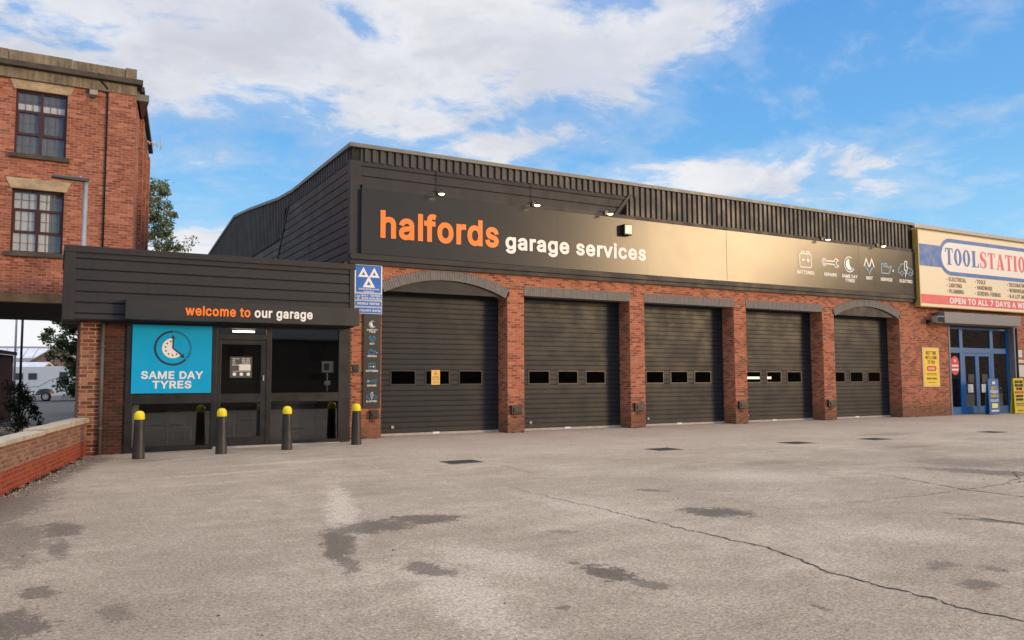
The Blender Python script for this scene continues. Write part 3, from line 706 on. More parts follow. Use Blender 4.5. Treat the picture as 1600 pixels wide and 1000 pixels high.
# ------------------------------------------------------------------ ground
def gz(x, y=0.0):
    z = -0.08 * min(max((0.5 - x) / 6.5, 0), 1.15)
    if y > 16: z += (y - 16) * 0.012
    return z


def ground_mat():
    m, n, p = newmat('worn asphalt')
    pos = n.node('ShaderNodeNewGeometry').outputs['Position']
    x, y, z = n.sep(pos)
    P = n.comb(x, y, 0.0)
    grain = n.noise(P, 95, 3, 0.7)
    grain2 = n.noise(P, 38, 4, 0.65)
    mid = n.noise(P, 3.2, 7, 0.66)
    big = n.noise(P, 0.42, 6, 0.6)
    strk = n.noise(n.comb(n.math('MULTIPLY', x, 0.55), n.math('MULTIPLY', y, 1.7), 0.0), 1.1, 6, 0.65)
    t1 = n.math('ADD', n.math('MULTIPLY', big, 0.45), n.math('ADD', n.math('MULTIPLY', mid, 0.3), n.math('MULTIPLY', strk, 0.25)))
    col = n.ramp(n.sstep(t1, 0.30, 0.70, typ='LINEAR'), [(0.0, (0.265, 0.204, 0.143)), (0.5, (0.40, 0.319, 0.234)), (1.0, (0.59, 0.482, 0.364))])
    # paler, slightly pink apron in front of the bays and the open middle of the yard
    ap = n.math('MULTIPLY', n.sstep(n.math('ADD', y, n.math('MULTIPLY', mid, 3.0)), -9.0, -2.5), n.sstep(x, -3.0, 0.5))
    col = n.mix(n.math('MULTIPLY', ap, 0.40), col, (0.58, 0.445, 0.34))
    lf = n.sstep(n.math('ADD', x, n.math('MULTIPLY', mid, 2.5)), -2.2, -5.0)
    col = n.mix(n.math('MULTIPLY', lf, 0.30), col, (0.26, 0.205, 0.15))
    grain3 = n.noise(P, 15, 5, 0.7)
    g = n.math('ADD', n.math('ADD', n.math('MULTIPLY', n.math('SUBTRACT', grain, 0.5), 2.6), n.math('MULTIPLY', n.math('SUBTRACT', grain2, 0.5), 2.4)), n.math('MULTIPLY', n.math('SUBTRACT', grain3, 0.5), 1.1))
    col = n.vmath('SCALE', col, n.math('MAXIMUM', n.math('ADD', 1.0, g), 0.35))
    # pale chips of aggregate
    vor = n.node('ShaderNodeTexVoronoi'); n.put(vor.inputs['Vector'], P); vor.inputs['Scale'].default_value = 42
    chip = n.math('MULTIPLY', n.sstep(vor.outputs['Distance'], 0.30, 0.16), n.math('GREATER_THAN', n.sep(vor.outputs['Color'])[0], 0.72))
    col = n.mix(n.math('MULTIPLY', chip, 0.40), col, (0.50, 0.45, 0.39))
    # stains: (x, y, half sizes, turn, strength)
    edge = n.math('ADD', n.math('MULTIPLY', n.math('SUBTRACT', n.noise(P, 5.5, 8, 0.75), 0.5), 3.0), n.math('MULTIPLY', n.math('SUBTRACT', n.noise(P, 24, 5, 0.75), 0.5), 2.4))
    wob = n.noise(P, 1.8, 3, 0.6, out=1)
    PW = n.vmath('ADD', P, n.vmath('SCALE', n.vmath('SUBTRACT', wob, (0.5, 0.5, 0.5)), 0.35))
    tot = None
    stains = [(-0.08, -14.50, 0.34, 0.42, 20, 1.0), (-2.97, -16.25, 0.17, 0.34, 0, 1.0), (-2.93, -16.75, 0.12, 0.22, 0, 0.75),
              (-3.95, -13.05, 0.50, 0.40, 25, 0.9), (-3.25, -12.9, 0.42, 0.32, -25, 0.95), (-4.55, -13.75, 0.17, 0.85, -15, 0.95), (-4.78, -14.7, 0.09, 0.40, -15, 0.7),
              (-4.20, -15.3, 0.15, 0.34, 10, 0.85), (-7.05, -11.2, 0.20, 0.65, 0, 0.85), (-7.07, -12.4, 0.09, 0.55, 0, 0.75), (-7.22, -14.3, 0.14, 0.22, 0, 0.8),
              (-7.38, -15.3, 0.22, 0.42, 0, 0.9), (-7.5, -11.7, 0.35, 1.5, 0, 0.6), (-6.72, -15.3, 0.12, 0.3, 0, 0.55), (-0.75, -18.15, 0.16, 0.14, 30, 0.75), (-0.40, -17.62, 0.16, 0.12, 0, 0.6), (-0.15, -17.9, 0.1, 0.1, 0, 0.6),
              (8.1, -12.5, 0.9, 1.0, 0, 0.55), (7.0, -13.9, 0.45, 1.3, 20, 0.75), (9.2, -13.2, 0.9, 0.9, 0, 0.5), (2.2, -16.7, 0.10, 0.5, 30, 0.85), (-3.05, -15.75, 0.06, 0.09, 0, 0.8),
              (0.5, -12.55, 0.12, 0.22, 30, 0.7), (-3.9, -17.0, 0.05, 0.06, 0, 0.7), (-2.3, -17.9, 0.05, 0.10, 0, 0.7), (-2.3, -14.5, 0.10, 0.16, 0, 0.5),
              (-6.35, -2.0, 0.35, 0.9, 0, 0.6), (-6.85, -3.9, 0.30, 1.6, -11, 0.65), (-7.25, -5.9, 0.30, 1.6, -11, 0.65), (-5.3, -2.9, 0.5, 0.25, 0, 0.55), (-7.7, -9.0, 0.5, 2.0, -11, 0.7), (14.0, -6.5, 1.2, 0.4, 0, 0.35), (10.5, -9.6, 0.8, 0.35, 0, 0.4), (5.0, -10.6, 0.8, 0.3, 0, 0.3)]
    pale = [(-3.85, -11.6, 0.20, 2.7, -15, 0.7), (-4.35, -16.3, 0.34, 1.3, -8, 0.55), (-3.55, -15.2, 0.35, 0.9, 10, 0.5), (-2.6, -5.2, 1.6, 0.22, 0, 0.45), (-4.4, -6.4, 1.4, 0.10, 4, 0.5), (-1.2, -13.2, 0.35, 1.6, 0, 0.35), (0.6, -16.6, 0.5, 0.6, 0, 0.4), (3.0, -12.0, 1.2, 0.9, 0, 0.35)]
    ptot = None
    for sx, sy, ra, rb, an, amp in pale:
        mpn = n.node('ShaderNodeMapping', vector_type='TEXTURE')
        n.put(mpn.inputs[0], PW)
        mpn.inputs['Location'].default_value = (sx, sy, 0); mpn.inputs['Rotation'].default_value = (0, 0, R(an)); mpn.inputs['Scale'].default_value = (ra, rb, 1)
        v = n.sstep(n.math('ADD', n.vmath('LENGTH', mpn.outputs[0], out=1), n.math('MULTIPLY', edge, 0.8)), 1.3, 0.4, 0.0, amp)
        ptot = v if ptot is None else n.math('MAXIMUM', ptot, v)
    col = n.mix(ptot, col, n.vmath('SCALE', (0.62, 0.51, 0.395), n.math('MAXIMUM', n.math('ADD', 1.0, g), 0.4)))
    for sx, sy, ra, rb, an, amp in stains:
        mpn = n.node('ShaderNodeMapping', vector_type='TEXTURE')
        n.put(mpn.inputs[0], PW)
        mpn.inputs['Location'].default_value = (sx, sy, 0); mpn.inputs['Rotation'].default_value = (0, 0, R(an)); mpn.inputs['Scale'].default_value = (ra, rb, 1)
        d = n.math('ADD', n.vmath('LENGTH', mpn.outputs[0], out=1), edge)
        v = n.sstep(d, 1.06, 0.84, 0.0, amp)
        tot = v if tot is None else n.math('MAXIMUM', tot, v)
    # scattered small oil spots
    sp = n.sstep(n.math('ADD', n.noise(P, 2.6, 6, 0.7), n.math('MULTIPLY', big, 0.25)), 0.80, 0.86)
    tot = n.math('MAXIMUM', tot, n.math('MULTIPLY', sp, 0.55))
    col = n.mix(n.math('MULTIPLY', tot, 0.88), col, n.vmath('SCALE', (0.118, 0.092, 0.067), n.math('ADD', 1.0, n.math('MULTIPLY', g, 0.8))))
    n.put(p.inputs['Base Color'], col)
    n.put(p.inputs['Roughness'], n.sstep(tot, 0, 1, 0.92, 0.72))
    p.inputs['Specular IOR Level'].default_value = 0.25
    bn = n.node('ShaderNodeBump'); bn.inputs['Strength'].default_value = 0.55; bn.inputs['Distance'].default_value = 0.012
    n.put(bn.inputs['Height'], n.math('ADD', grain, n.math('MULTIPLY', mid, 0.8)))
    n.put(p.inputs['Normal'], bn.outputs[0])
    return m


asphalt = ground_mat()
mb = MB()
xs = [-400, -60, -20, -9, -6.98, -5, -3, -1, 0.5, 6, 15, 40, 120, 500]
ys = [-400, -120, -40, -24, -18, -12, -6, 0, 8, 16, 30, 60, 90, 150, 500]
vs = [(x, y, gz(x, min(y, 90))) for y in ys for x in xs]
nx_ = len(xs)
mb.add(vs, [(j * nx_ + i, j * nx_ + i + 1, (j + 1) * nx_ + i + 1, (j + 1) * nx_ + i) for j in range(len(ys) - 1) for i in range(nx_ - 1)])
structure(mb.build('ground', asphalt))

# back lane seen through the passage
mb = MB()
vs = []
for yy in (15.0, 30.0, 60.0):
    for xx in (-30.0, -9.0, -6.98, -2.0):
        vs.append((xx, yy, gz(xx, yy) + 0.006))
mb.add(vs, [(j * 4 + i, j * 4 + i + 1, (j + 1) * 4 + i + 1, (j + 1) * 4 + i) for j in range(2) for i in range(3)])
structure(mb.build('road', M('back lane asphalt', (0.085, 0.082, 0.08), 0.9, var=0.2, scale=2, bump=0.3)))

# cracks in the yard surface
crack_m = M('crack filler', (0.060, 0.050, 0.042), 0.95, var=0.4, scale=20)


def crack(path, w0, seed, jag=0.05, step=0.07):
    rnd = random.Random(seed)
    pts = []
    for (ax, ay), (bx, by) in zip(path, path[1:]):
        L = math.hypot(bx - ax, by - ay); k = max(2, int(L / step))
        for i in range(k): pts.append((ax + (bx - ax) * i / k, ay + (by - ay) * i / k))
    pts.append(path[-1])
    off = 0; q = []
    for i, (px, py) in enumerate(pts):
        off = off * 0.82 + rnd.uniform(-1, 1) * jag * 0.5
        dx = path[-1][0] - path[0][0]; dy = path[-1][1] - path[0][1]; L = math.hypot(dx, dy)
        q.append((px - dy / L * off, py + dx / L * off))
    vs = []; fs = []
    n = len(q)
    for i in range(n):
        a = q[max(0, i - 1)]; b = q[min(n - 1, i + 1)]
        d = Vector((b[0] - a[0], b[1] - a[1])).normalized()
        ta = min(1, 0.25 + 1.3 * i / n, (n - 1 - i) / 6 + 0.15)
        wl = w0 * rnd.uniform(0.1, 1.6) * ta / 2; wr = w0 * rnd.uniform(0.1, 1.6) * ta / 2
        for sgn, ww in ((1, wl), (-1, wr)):
            xx = q[i][0] - d.y * ww * sgn; yy = q[i][1] + d.x * ww * sgn
            vs.append((xx, yy, gz(xx) + 0.004))
        if i: fs.append((2 * i - 2, 2 * i - 1, 2 * i + 1, 2 * i))
    m_ = MB(); m_.add(vs, fs)
    return structure(m_.build('ground_crack', crack_m))


crack([(-1.02, -10.9), (-1.08, -11.8), (-1.08, -13.8), (-1.14, -14.9), (-1.13, -16.15), (-1.36, -17.24), (-1.44, -18.0), (-1.49, -18.45), (-1.47, -18.9), (-1.5, -20)], 0.026, 5, 0.045, 0.03)
crack([(5.0, -11.0), (5.04, -13.15), (4.41, -14.75), (4.34, -15.7), (4.2, -17)], 0.024, 7)
crack([(1.04, -14.89), (1.96, -14.82), (3.47, -14.89), (4.35, -14.79), (6.12, -14.72), (9, -14.6)], 0.020, 9)
crack([(9.0, -13.6), (7.4, -13.9), (6.3, -14.5), (5.6, -14.7)], 0.022, 11)
crack([(2.2, -15.9), (2.25, -16.7), (2.1, -17.4)], 0.03, 13)
crack([(-0.34, -7.6), (0.3, -8.3), (0.1, -10)], 0.012, 15)

rnd = random.Random(77)
mb = MB()


def pebble(x, y, s):
    z = gz(x) + 0.002
    vs = [(x + s * rnd.uniform(.6, 1.2) * math.cos(q), y + s * rnd.uniform(.6, 1.2) * math.sin(q), z) for q in (0, 1.25, 2.5, 3.8, 5.0)]
    vs.append((x + rnd.uniform(-.3, .3) * s, y + rnd.uniform(-.3, .3) * s, z + s * rnd.uniform(.5, .9)))
    mb.cur = rnd.choice((0, 0, 1))
    mb.add(vs, [(0, 1, 5), (1, 2, 5), (2, 3, 5), (3, 4, 5), (4, 0, 5)])


for _ in range(420): pebble(rnd.uniform(-7.5, 9), rnd.uniform(-19.5, -1.2), rnd.uniform(0.006, 0.018))
for _ in range(260):
    s_ = rnd.random(); pebble(-6.50 - 1.36 * s_ + abs(rnd.gauss(0, .16)) + 0.02, -0.9 - 6.9 * s_, rnd.uniform(0.008, 0.025))
for _ in range(260): pebble(rnd.uniform(-5.6, 24), rnd.choice((-0.08, 0.30)) - abs(rnd.gauss(0, .12)) - (0.8 if rnd.random() < .2 else 0), rnd.uniform(0.006, 0.02))
o_ = mb.build('loose_grit', [M('pale grit', (0.45, 0.38, 0.30), 0.9, var=0.2), M('dark grit', (0.12, 0.09, 0.07), 0.9, var=0.2)])
o_['kind'] = 'stuff'; o_['label'] = 'loose grit scattered over the worn asphalt yard'; o_['category'] = 'grit'
mb = MB()


def tuft(x, y, h, n):
    for _ in range(n):
        q = rnd.uniform(0, 6.28); l = h * rnd.uniform(.5, 1.2); z = gz(x)
        a_ = Vector((x + rnd.gauss(0, .03), y + rnd.gauss(0, .03), z)); d_ = Vector((math.cos(q) * .6, math.sin(q) * .6, 1)).normalized() * l
        s_ = Vector((-math.sin(q), math.cos(q), 0)) * 0.008
        mb.add([a_ - s_, a_ + s_, a_ + d_ * .6 + s_ * .8, a_ + d_ + Vector((0, 0, -.2 * l)), a_ + d_ * .6 - s_ * .8], [(0, 1, 2, 3, 4)])


for _ in range(34):
    s_ = rnd.random(); tuft(-6.44 - 1.36 * s_, -0.9 - 6.9 * s_, rnd.uniform(.03, .09), rnd.randint(6, 16))
for x_ in (-6.55, -6.3, -5.95, -5.72, -0.15, 0.3, 0.75, 5.2, 5.5, 9.95, 14.9, 19.5, 24.3, 24.9): tuft(x_ + rnd.gauss(0, .05), -0.78 if x_ < -0.2 else -0.05, rnd.uniform(.03, .08), 12)
o_ = mb.build('weeds', leaf_ivy)
o_['kind'] = 'stuff'; o_['label'] = 'small weeds growing along the foot of the walls'; o_['category'] = 'weeds'

# ------------------------------------------------------------------ garage building
GX1 = 25.14
bays = [(0.95, 5.05), (5.64, 9.78), (10.40, 14.54), (15.15, 19.27), (19.94, 24.03)]
gar = thing('garage_building', 'long single storey brick garage with five dark roller doors and dark cladding above', 'garage', (0, 0, 0))
mb = MB()
FT = 5.02
edges = [0.0] + [v for b_ in bays for v in b_] + [GX1]
for i in range(0, len(edges), 2):
    mb.box(edges[i], edges[i + 1], 0, 0.72, -0.15, 4.2)
OUT = []
for i, (a, b_) in enumerate(bays):
    nexta = bays[i + 1][0] if i < 4 else GX1
    if i in (0, 4):
        # spandrel over a segmental arch
        outer = arc_pts = None
        h0, h1 = 4.42, 4.89
        c = (b_ - a + 0.12) / 2; rise = h1 - h0
        rad = (c * c + rise * rise) / (2 * rise); cz = h1 - rad; cx = (a + b_) / 2
        th = math.degrees(math.asin(c / rad))
        pts = arc(cx, cz, rad, 90 + th, 90 - th, 20)
        OUT.append((i, cx, cz, rad, th))
        poly = [(a - 0.06, FT)] + [(a - 0.06, h0)] + pts[1:-1] + [(b_ + 0.06, h0), (b_ + 0.06, FT)]
        mb.prism(poly, 0, 0.72)
        left = edges[2 * i] if i == 0 else bays[i - 1][1]
        if i == 0: mb.box(0, a - 0.06, 0, 0.72, 4.2, FT)
        if i == 0: mb.box(b_ + 0.06, bays[1][0], 0, 0.72, 4.2, FT)
        else: mb.box(b_ + 0.06, GX1, 0, 0.72, 4.2, FT)
    else:
        mb.box(a, b_, 0, 0.72, 4.55, FT)
        if i < 3: mb.box(b_, bays[i + 1][0], 0, 0.72, 4.2, FT)
        else: mb.box(b_, bays[4][0] - 0.06, 0, 0.72, 4.2, FT)
mb.box(0, 0.3, 0.72, 36, -0.1, 5.0)
mb.box(GX1 - 0.3, GX1, 0.72, 36, -0.1, 5.0)
mb.box(0, GX1, 36, 36.3, -0.1, 6.0)
mb.build('brick_wall', brick_garage, gar)

# soldier courses and arches
for i, (a, b_) in enumerate(bays):
    mb = MB()
    rnd = random.Random(i)
    if i in (0, 4):
        _, cx, cz, rad, th = [o for o in OUT if o[0] == i][0]
        nb = 54
        for k_ in range(nb):
            a0 = 90 + th - 2 * th * (k_ + 0.06) / nb; a1 = 90 + th - 2 * th * (k_ + 0.94) / nb
            pr = rnd.uniform(-0.006, 0.004)
            p4 = [(cx + r_ * math.cos(R(q_)), cz + r_ * math.sin(R(q_))) for r_, q_ in ((rad - 0.30, a0), (rad - 0.30, a1), (rad - 0.004, a1), (rad - 0.004, a0))]
            mb.prism(p4, -0.018 + pr, 0.45)
        mb.cur = 1
        po = arc(cx, cz, rad - 0.006, 90 + th, 90 - th, 24); pi_ = arc(cx, cz, rad - 0.295, 90 - th, 90 + th, 24)
        mb.prism(po + pi_, -0.006, 0.44)
        mb.build('brick_arch', [blue_brick, mortar_grey], gar)
        # flat infill under the arch
        mb = MB()
        h = 4.19
        pin = [q_ for q_ in arc(cx, cz, rad - 0.301, 90 + th, 90 - th, 24) if a - 0.02 <= q_[0] <= b_ + 0.02 and q_[1] > h]
        mb.prism([(a + 0.001, h)] + [(max(a + 0.001, min(b_ - 0.001, u)), v) for u, v in pin] + [(b_ - 0.001, h)], 0.06, 0.12)
        mb.build('arch_infill', board, gar)
        # bearing pieces under the arch ends
    else:
        nb = int(round((b_ - a) / 0.0765))
        s_ = (b_ - a + 0.0) / nb
        for k_ in range(nb):
            x0 = a + s_ * k_ + 0.0035
            pr = rnd.uniform(-0.006, 0.004)
            mb.box(x0, x0 + s_ - 0.007, -0.016 + pr, 0.45, 4.262, 4.548)
        mb.cur = 1
        mb.box(a + 0.001, b_ - 0.001, -0.004, 0.44, 4.265, 4.545)
        mb.build('brick_lintel', [blue_brick, mortar_grey], gar)


# sectional doors
def rib_rows(mb, xa, xb, k0, k1, yf):
    z0 = 0.078; pr = 0.155
    prof = []
    for k_ in range(k0, k1):
        zb = z0 + k_ * pr
        prof += [(yf + 0.012, zb), (yf - 0.010, zb + 0.008), (yf - 0.010, zb + 0.020), (yf + 0.002, zb + 0.026), (yf + 0.002, zb + pr - 0.010), (yf + 0.012, zb + pr - 0.003)]
    prof.append((yf + 0.012, z0 + k1 * pr))
    n_ = len(prof)
    vs = [(xa, y_, z_) for y_, z_ in prof] + [(xb, y_, z_) for y_, z_ in prof]
    mb.add(vs, [(i_, i_ + 1, n_ + i_ + 1, n_ + i_) for i_ in range(n_ - 1)])


for i, (a, b_) in enumerate(bays):
    mb = MB(); YF = 0.60
    xa, xb = a - 0.1 if i else a + 0.001, b_ + 0.1
    xa = a + 0.001; xb = b_ - 0.001
    rib_rows(mb, xa, xb, 0, 9, YF)
    rib_rows(mb, xa, xb, 12, 28, YF)
    wins = [(a + c_ - 0.41, a + c_ + 0.41) for c_ in (0.90, 2.01, 3.12)]
    last = xa
    for w0_, w1_ in wins:
        rib_rows(mb, last, w0_, 9, 12, YF); last = w1_
    rib_rows(mb, last, xb, 9, 12, YF)
    labs = ['roller door nearest the reception with a yellow notice on its middle pane', None, None, 'roller door with a lit tube behind its panes', None]
    dr = mb.build('roller_door', door_metal, gar, label=labs[i])
    f = MB()
    for w0_, w1_ in wins:
        z0_, z1_ = 1.470, 1.936
        f.box(w0_, w1_, YF - 0.012, YF + 0.03, z0_, z0_ + 0.045)
        f.box(w0_, w1_, YF - 0.012, YF + 0.03, z1_ - 0.045, z1_)
        f.box(w0_, w0_ + 0.04, YF - 0.0121, YF + 0.03, z0_ + 0.045, z1_ - 0.045)
        f.box(w1_ - 0.04, w1_, YF - 0.0121, YF + 0.03, z0_ + 0.045, z1_ - 0.045)
    f.build('window_frame', black_metal, dr)
    for w0_, w1_ in wins:
        MB().box(w0_ + 0.03, w1_ - 0.03, YF + 0.010, YF + 0.016, 1.50, 1.91).build('window_pane', pane_door, dr)
    MB().box(xa, xb, YF - 0.012, YF + 0.04, gz(a) + 0.004, 0.076).build('bottom_seal', seal_grey, dr)
    s_ = MB(); s_.box((a + b_) / 2 - 0.20, (a + b_) / 2 + 0.02, YF - 0.022, YF - 0.013, 0.03, 0.085)
    s_.build('maker_plate', vinyl_white, dr)
    h_ = MB(); h_.box(a + 0.72, a + 0.98, YF - 0.008, YF + 0.0, 0.205, 0.295)
    h_.cur = 1; h_.box(a + 0.75, a + 0.95, YF - 0.0095, YF - 0.008, 0.225, 0.275)
    h_.cur = 2; h_.disc(a + 0.57, 0.26, 0.045, YF - 0.03, YF + 0.0)
    h_.build('pull_handle', [black_metal, gap, seal_grey], dr)
# dark lining behind the doors so that the bays read as closed rooms
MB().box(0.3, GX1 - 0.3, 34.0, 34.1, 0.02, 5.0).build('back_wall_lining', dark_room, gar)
MB().box(16.2, 17.55, 1.10, 1.16, 1.63, 1.72).build('strip_light', tube_on, gar, label='lit strip light behind the panes of the fourth door')

# fascia strips under the sign
mb = MB()
mb.box(-0.03, GX1, -0.16, 0.0, 5.02, 5.18)
mb.box(-0.03, GX1, -0.10, -0.001, 4.89, 5.017)
mb.build('fascia_strip', board, gar, bevel=0.006)
# corner post
mb = MB(); mb.box(-0.04, 0.28, -0.05, 0.0, 5.18, 7.86); mb.box(-0.04, -0.001, 0.001, 0.16, 4.9, 7.86)
mb.build('corner_post', board, gar, bevel=0.006)
# front boards: long trapezoid that ends in a raking trim
mb = MB()
mb.box(0.28, 9.85, -0.006, 0.12, 5.2, 7.86)
mb2 = MB()
zt = 7.86
slots = [7.73, 7.45, 7.17, 6.9]
for k_ in range(4):
    z1_ = (7.86 if k_ == 0 else slots[k_ - 1] - 0.03); z0_ = slots[k_]
    xe = lambda z_: 9.20 + (z_ - 7.19) * 0.83
    vs = [(0.28, -0.036, z0_), (xe(z0_), -0.036, z0_), (xe(z1_), -0.020, z1_), (0.28, -0.020, z1_),
          (0.28, -0.0065, z0_), (xe(z0_), -0.0065, z0_), (xe(z1_), -0.0065, z1_), (0.28, -0.0065, z1_)]
    mb2.add(vs, [(0, 1, 2, 3), (4, 7, 6, 5), (0, 4, 5, 1), (3, 2, 6, 7), (0, 3, 7, 4), (1, 5, 6, 2)])
mb2.build('cladding_board', board, gar)
bk = MB()
bk.prism([(0.27, 5.2), (7.6, 5.2), (9.22, 7.0), (9.9, 7.86), (0.27, 7.86)], -0.006, 0.1)
bk.build('cladding_backing', gap, gar)
rk = MB(); rk.prism([(9.03, 7.06), (9.17, 7.06), (9.90, 7.92), (9.76, 7.92)], -0.075, -0.0065)
rk.build('raking_trim', board, gar, bevel=0.004)


def ribs(mb, xa, xb, z0_, z1_, yb, pitch_=0.235, depth=0.055, top=0.45):
    n_ = int((xb - xa) / pitch_)
    prof = []
    for k_ in range(n_):
        x_ = xa + k_ * pitch_
        prof += [(x_, yb), (x_ + pitch_ * 0.36, yb), (x_ + pitch_ * 0.46, yb - depth), (x_ + pitch_ * 0.90, yb - depth)]
    prof.append((xa + n_ * pitch_, yb))
    m_ = len(prof)
    mb.add([(x_, y_, z0_) for x_, y_ in prof] + [(x_, y_, z1_) for x_, y_ in prof], [(i_, i_ + 1, m_ + i_ + 1, m_ + i_) for i_ in range(m_ - 1)])


mb = MB(); ribs(mb, 0.28, 10.15, 7.862, 8.24, 0.0); ribs(mb, 9.72, 24.85, 7.05, 8.24, 0.001)
mb.build('ribbed_sheeting', sheet, gar)
mb = MB(); mb.box(0.30, GX1, -0.11, 0.0, 7.06, 7.19)
mb.build('sign_ledge', board, gar, bevel=0.005)
mb = MB(); mb.box(9.9, GX1, 0.012, 0.1, 5.2, 8.24); mb.box(0.0, 9.9, 0.03, 0.1, 7.87, 8.24)
mb.build('sheeting_backing', gap, gar)

# side wall towards the reception
prof_roof = [(0.0, 8.24), (6.4, 8.24), (8.4, 8.36), (10.2, 8.56), (13.5, 8.92), (17.0, 9.24), (20.5, 8.85), (24.6, 8.37), (30, 7.6), (36.2, 6.2)]
mb = MB()
mb.prism([(0.1, 5.0)] + [(a_, b2 - 0.01) for a_, b2 in prof_roof] + [(36.2, 5.0)], 0.02, 0.1, axis='X')
mb.build('side_backing', gap, gar)
mb = MB()
z_ = 5.02
while z_ < 7.84:
    z1_ = min(z_ + 0.228, 7.86)
    ye = 16.0 if z1_ < 6.95 else 6.95 + (7.86 - z1_) * 0.9
    mb.box(-0.022, 0.019, 0.162, ye, z_, z1_)
    z_ += 0.2555
mb.build('side_board', board_side, gar)
mb = MB()
mb.add([(-0.05, 6.93, 7.86), (-0.05, 7.03, 7.86), (-0.05, 9.55, 5.0), (-0.05, 9.45, 5.0), (-0.021, 6.93, 7.86), (-0.021, 7.03, 7.86), (-0.021, 9.55, 5.0), (-0.021, 9.45, 5.0)],
       [(0, 1, 2, 3), (4, 5, 6, 7), (0, 1, 5, 4), (1, 2, 6, 5), (2, 3, 7, 6), (3, 0, 4, 7)])
mb.build('side_trim', board_side, gar)
# vertical ribbed sheeting up to the roof line
mb = MB()


def roof_z(y_):
    for (y0_, z0_), (y1_, z1_) in zip(prof_roof, prof_roof[1:]):
        if y0_ <= y_ <= y1_: return z0_ + (z1_ - z0_) * (y_ - y0_) / (y1_ - y0_)
    return 6.2


y_ = 0.16; pp = []
while y_ < 36:
    pp += [(y_, 0.018), (y_ + 0.10, 0.018), (y_ + 0.125, -0.028), (y_ + 0.225, -0.028)]; y_ += 0.25
vs = []
for yy, xx in pp:
    zb = 7.862 if yy < 7.6 else 6.86
    if yy > 16: zb = 5.0
    vs += [(xx, yy, min(zb, roof_z(yy) - 0.05)), (xx, yy, roof_z(yy))]
mb.add(vs, [(2 * i_, 2 * i_ + 2, 2 * i_ + 3, 2 * i_ + 1) for i_ in range(len(pp) - 1)])
mb.build('side_sheeting', sheet_side, gar)
# roof and its edge trim
mb = MB()
n_ = len(prof_roof)
mb.add([(0.0, y_, z_ + 0.02) for y_, z_ in prof_roof] + [(GX1, y_, z_ + 0.02) for y_, z_ in prof_roof], [(i_, i_ + 1, n_ + i_ + 1, n_ + i_) for i_ in range(n_ - 1)])
mb.build('roof', trim, gar)
mb = MB()
mb.box(-0.07, GX1, -0.11, 0.10, 8.24, 8.35)
vs = []
for y_, z_ in [(0.1, 8.24)] + prof_roof[1:]:
    vs += [(-0.07, y_, z_), (0.2, y_, z_ + 0.0), (-0.07, y_, z_ + 0.11), (0.2, y_, z_ + 0.11)]
fs = []
for i_ in range(len(prof_roof) - 1):
    o = 4 * i_
    fs += [(o, o + 4, o + 6, o + 2), (o + 2, o + 6, o + 7, o + 3), (o + 1, o + 3, o + 7, o + 5), (o, o + 1, o + 5, o + 4)]
mb.add(vs, fs)
mb.build('roof_trim', trim, gar)

# wall boxes on the brick piers
wb = thing('wall_box', 'black plastic box low on the brick pier under the tall services board', 'wall box', (0.73, 0, 0.66), group='black boxes low on the brick piers')
mb = MB()
mb.box(-0.13, 0.13, -0.10, 0, -0.11, 0.13)
mb.build('casing', black_plastic, wb, local=True, bevel=0.02)
mb = MB(); mb.box(-0.08, 0.08, -0.125, -0.10, -0.05, 0.06)
mb.build('cover', black_plastic, wb, local=True, bevel=0.008)
MB().tube([(-0.06, -0.05, -0.11), (-0.06, -0.05, -0.18), (0.02, -0.05, -0.2)], 0.012, 8).build('cable', black_plastic, wb, local=True)
for x_, z_, lab in ((5.33, 0.70, 'black box low on the brick pier between the first and second roller doors'), (10.09, 0.69, 'black box low on the brick pier between the second and third roller doors'),
                    (14.84, 0.68, 'black box low on the brick pier between the third and fourth roller doors'), (19.60, 0.66, 'black box low on the brick pier between the fourth and fifth roller doors')):
    c_ = copy_tree(wb); c_.location = (x_, 0, z_); c_.scale = (1.6, 1.0, 1.15); c_['label'] = lab
c_ = copy_tree(wb); c_.location = (0.16, 0, 1.95); c_.scale = (0.9, 0.8, 0.9); c_['label'] = 'small black box on the narrow brick strip between reception and services board'

# ------------------------------------------------------------------ big fascia sign
sg = thing('fascia_sign', 'very long glossy dark fascia sign with big orange and white words and service icons', 'sign', (0.27, -0.15, 5.18))
SX = [0.27, 6.79, 10.49, 14.12, 17.72, 21.4, 23.9, 25.10]
tilt = [0.0, 0.0006, -0.0012, 0.0016, -0.0004, 0.0012, -0.001]
for i in range(7):
    mb = MB()
    x0, x1 = SX[i] + 0.002, SX[i + 1] - 0.002
    d0 = -tilt[i] * (x1 - x0) * 2
    vs = [(x0, -0.15, 5.19), (x1, -0.15 + d0, 5.19), (x1, -0.15 + d0, 7.05), (x0, -0.15, 7.05), (x0, -0.007 if x1 > 9 else -0.037, 5.19), (x1, -0.007 if x1 > 9 else -0.037, 5.19), (x1, -0.037, 7.05), (x0, -0.037, 7.05)]
    mb.add(vs, [(0, 1, 2, 3), (4, 7, 6, 5), (0, 4, 5, 1), (3, 2, 6, 7), (0, 3, 7, 4), (1, 5, 6, 2)])
    mb.build('sign_panel', panel, sg)
YL0, YL1 = -0.166, -0.1505
mb = MB(); text(mb, 'halfords', 0.83, 5.68, 0.80, YL0, YL1, x1=4.66)
mb.build('lettering', orange, sg, label='large orange word at the left end of the sign')
mb = MB(); text(mb, 'garage services', 4.90, 5.665, 0.50, YL0, YL1, x1=10.38)
mb.build('lettering', white, sg, label='white words after the big orange word')


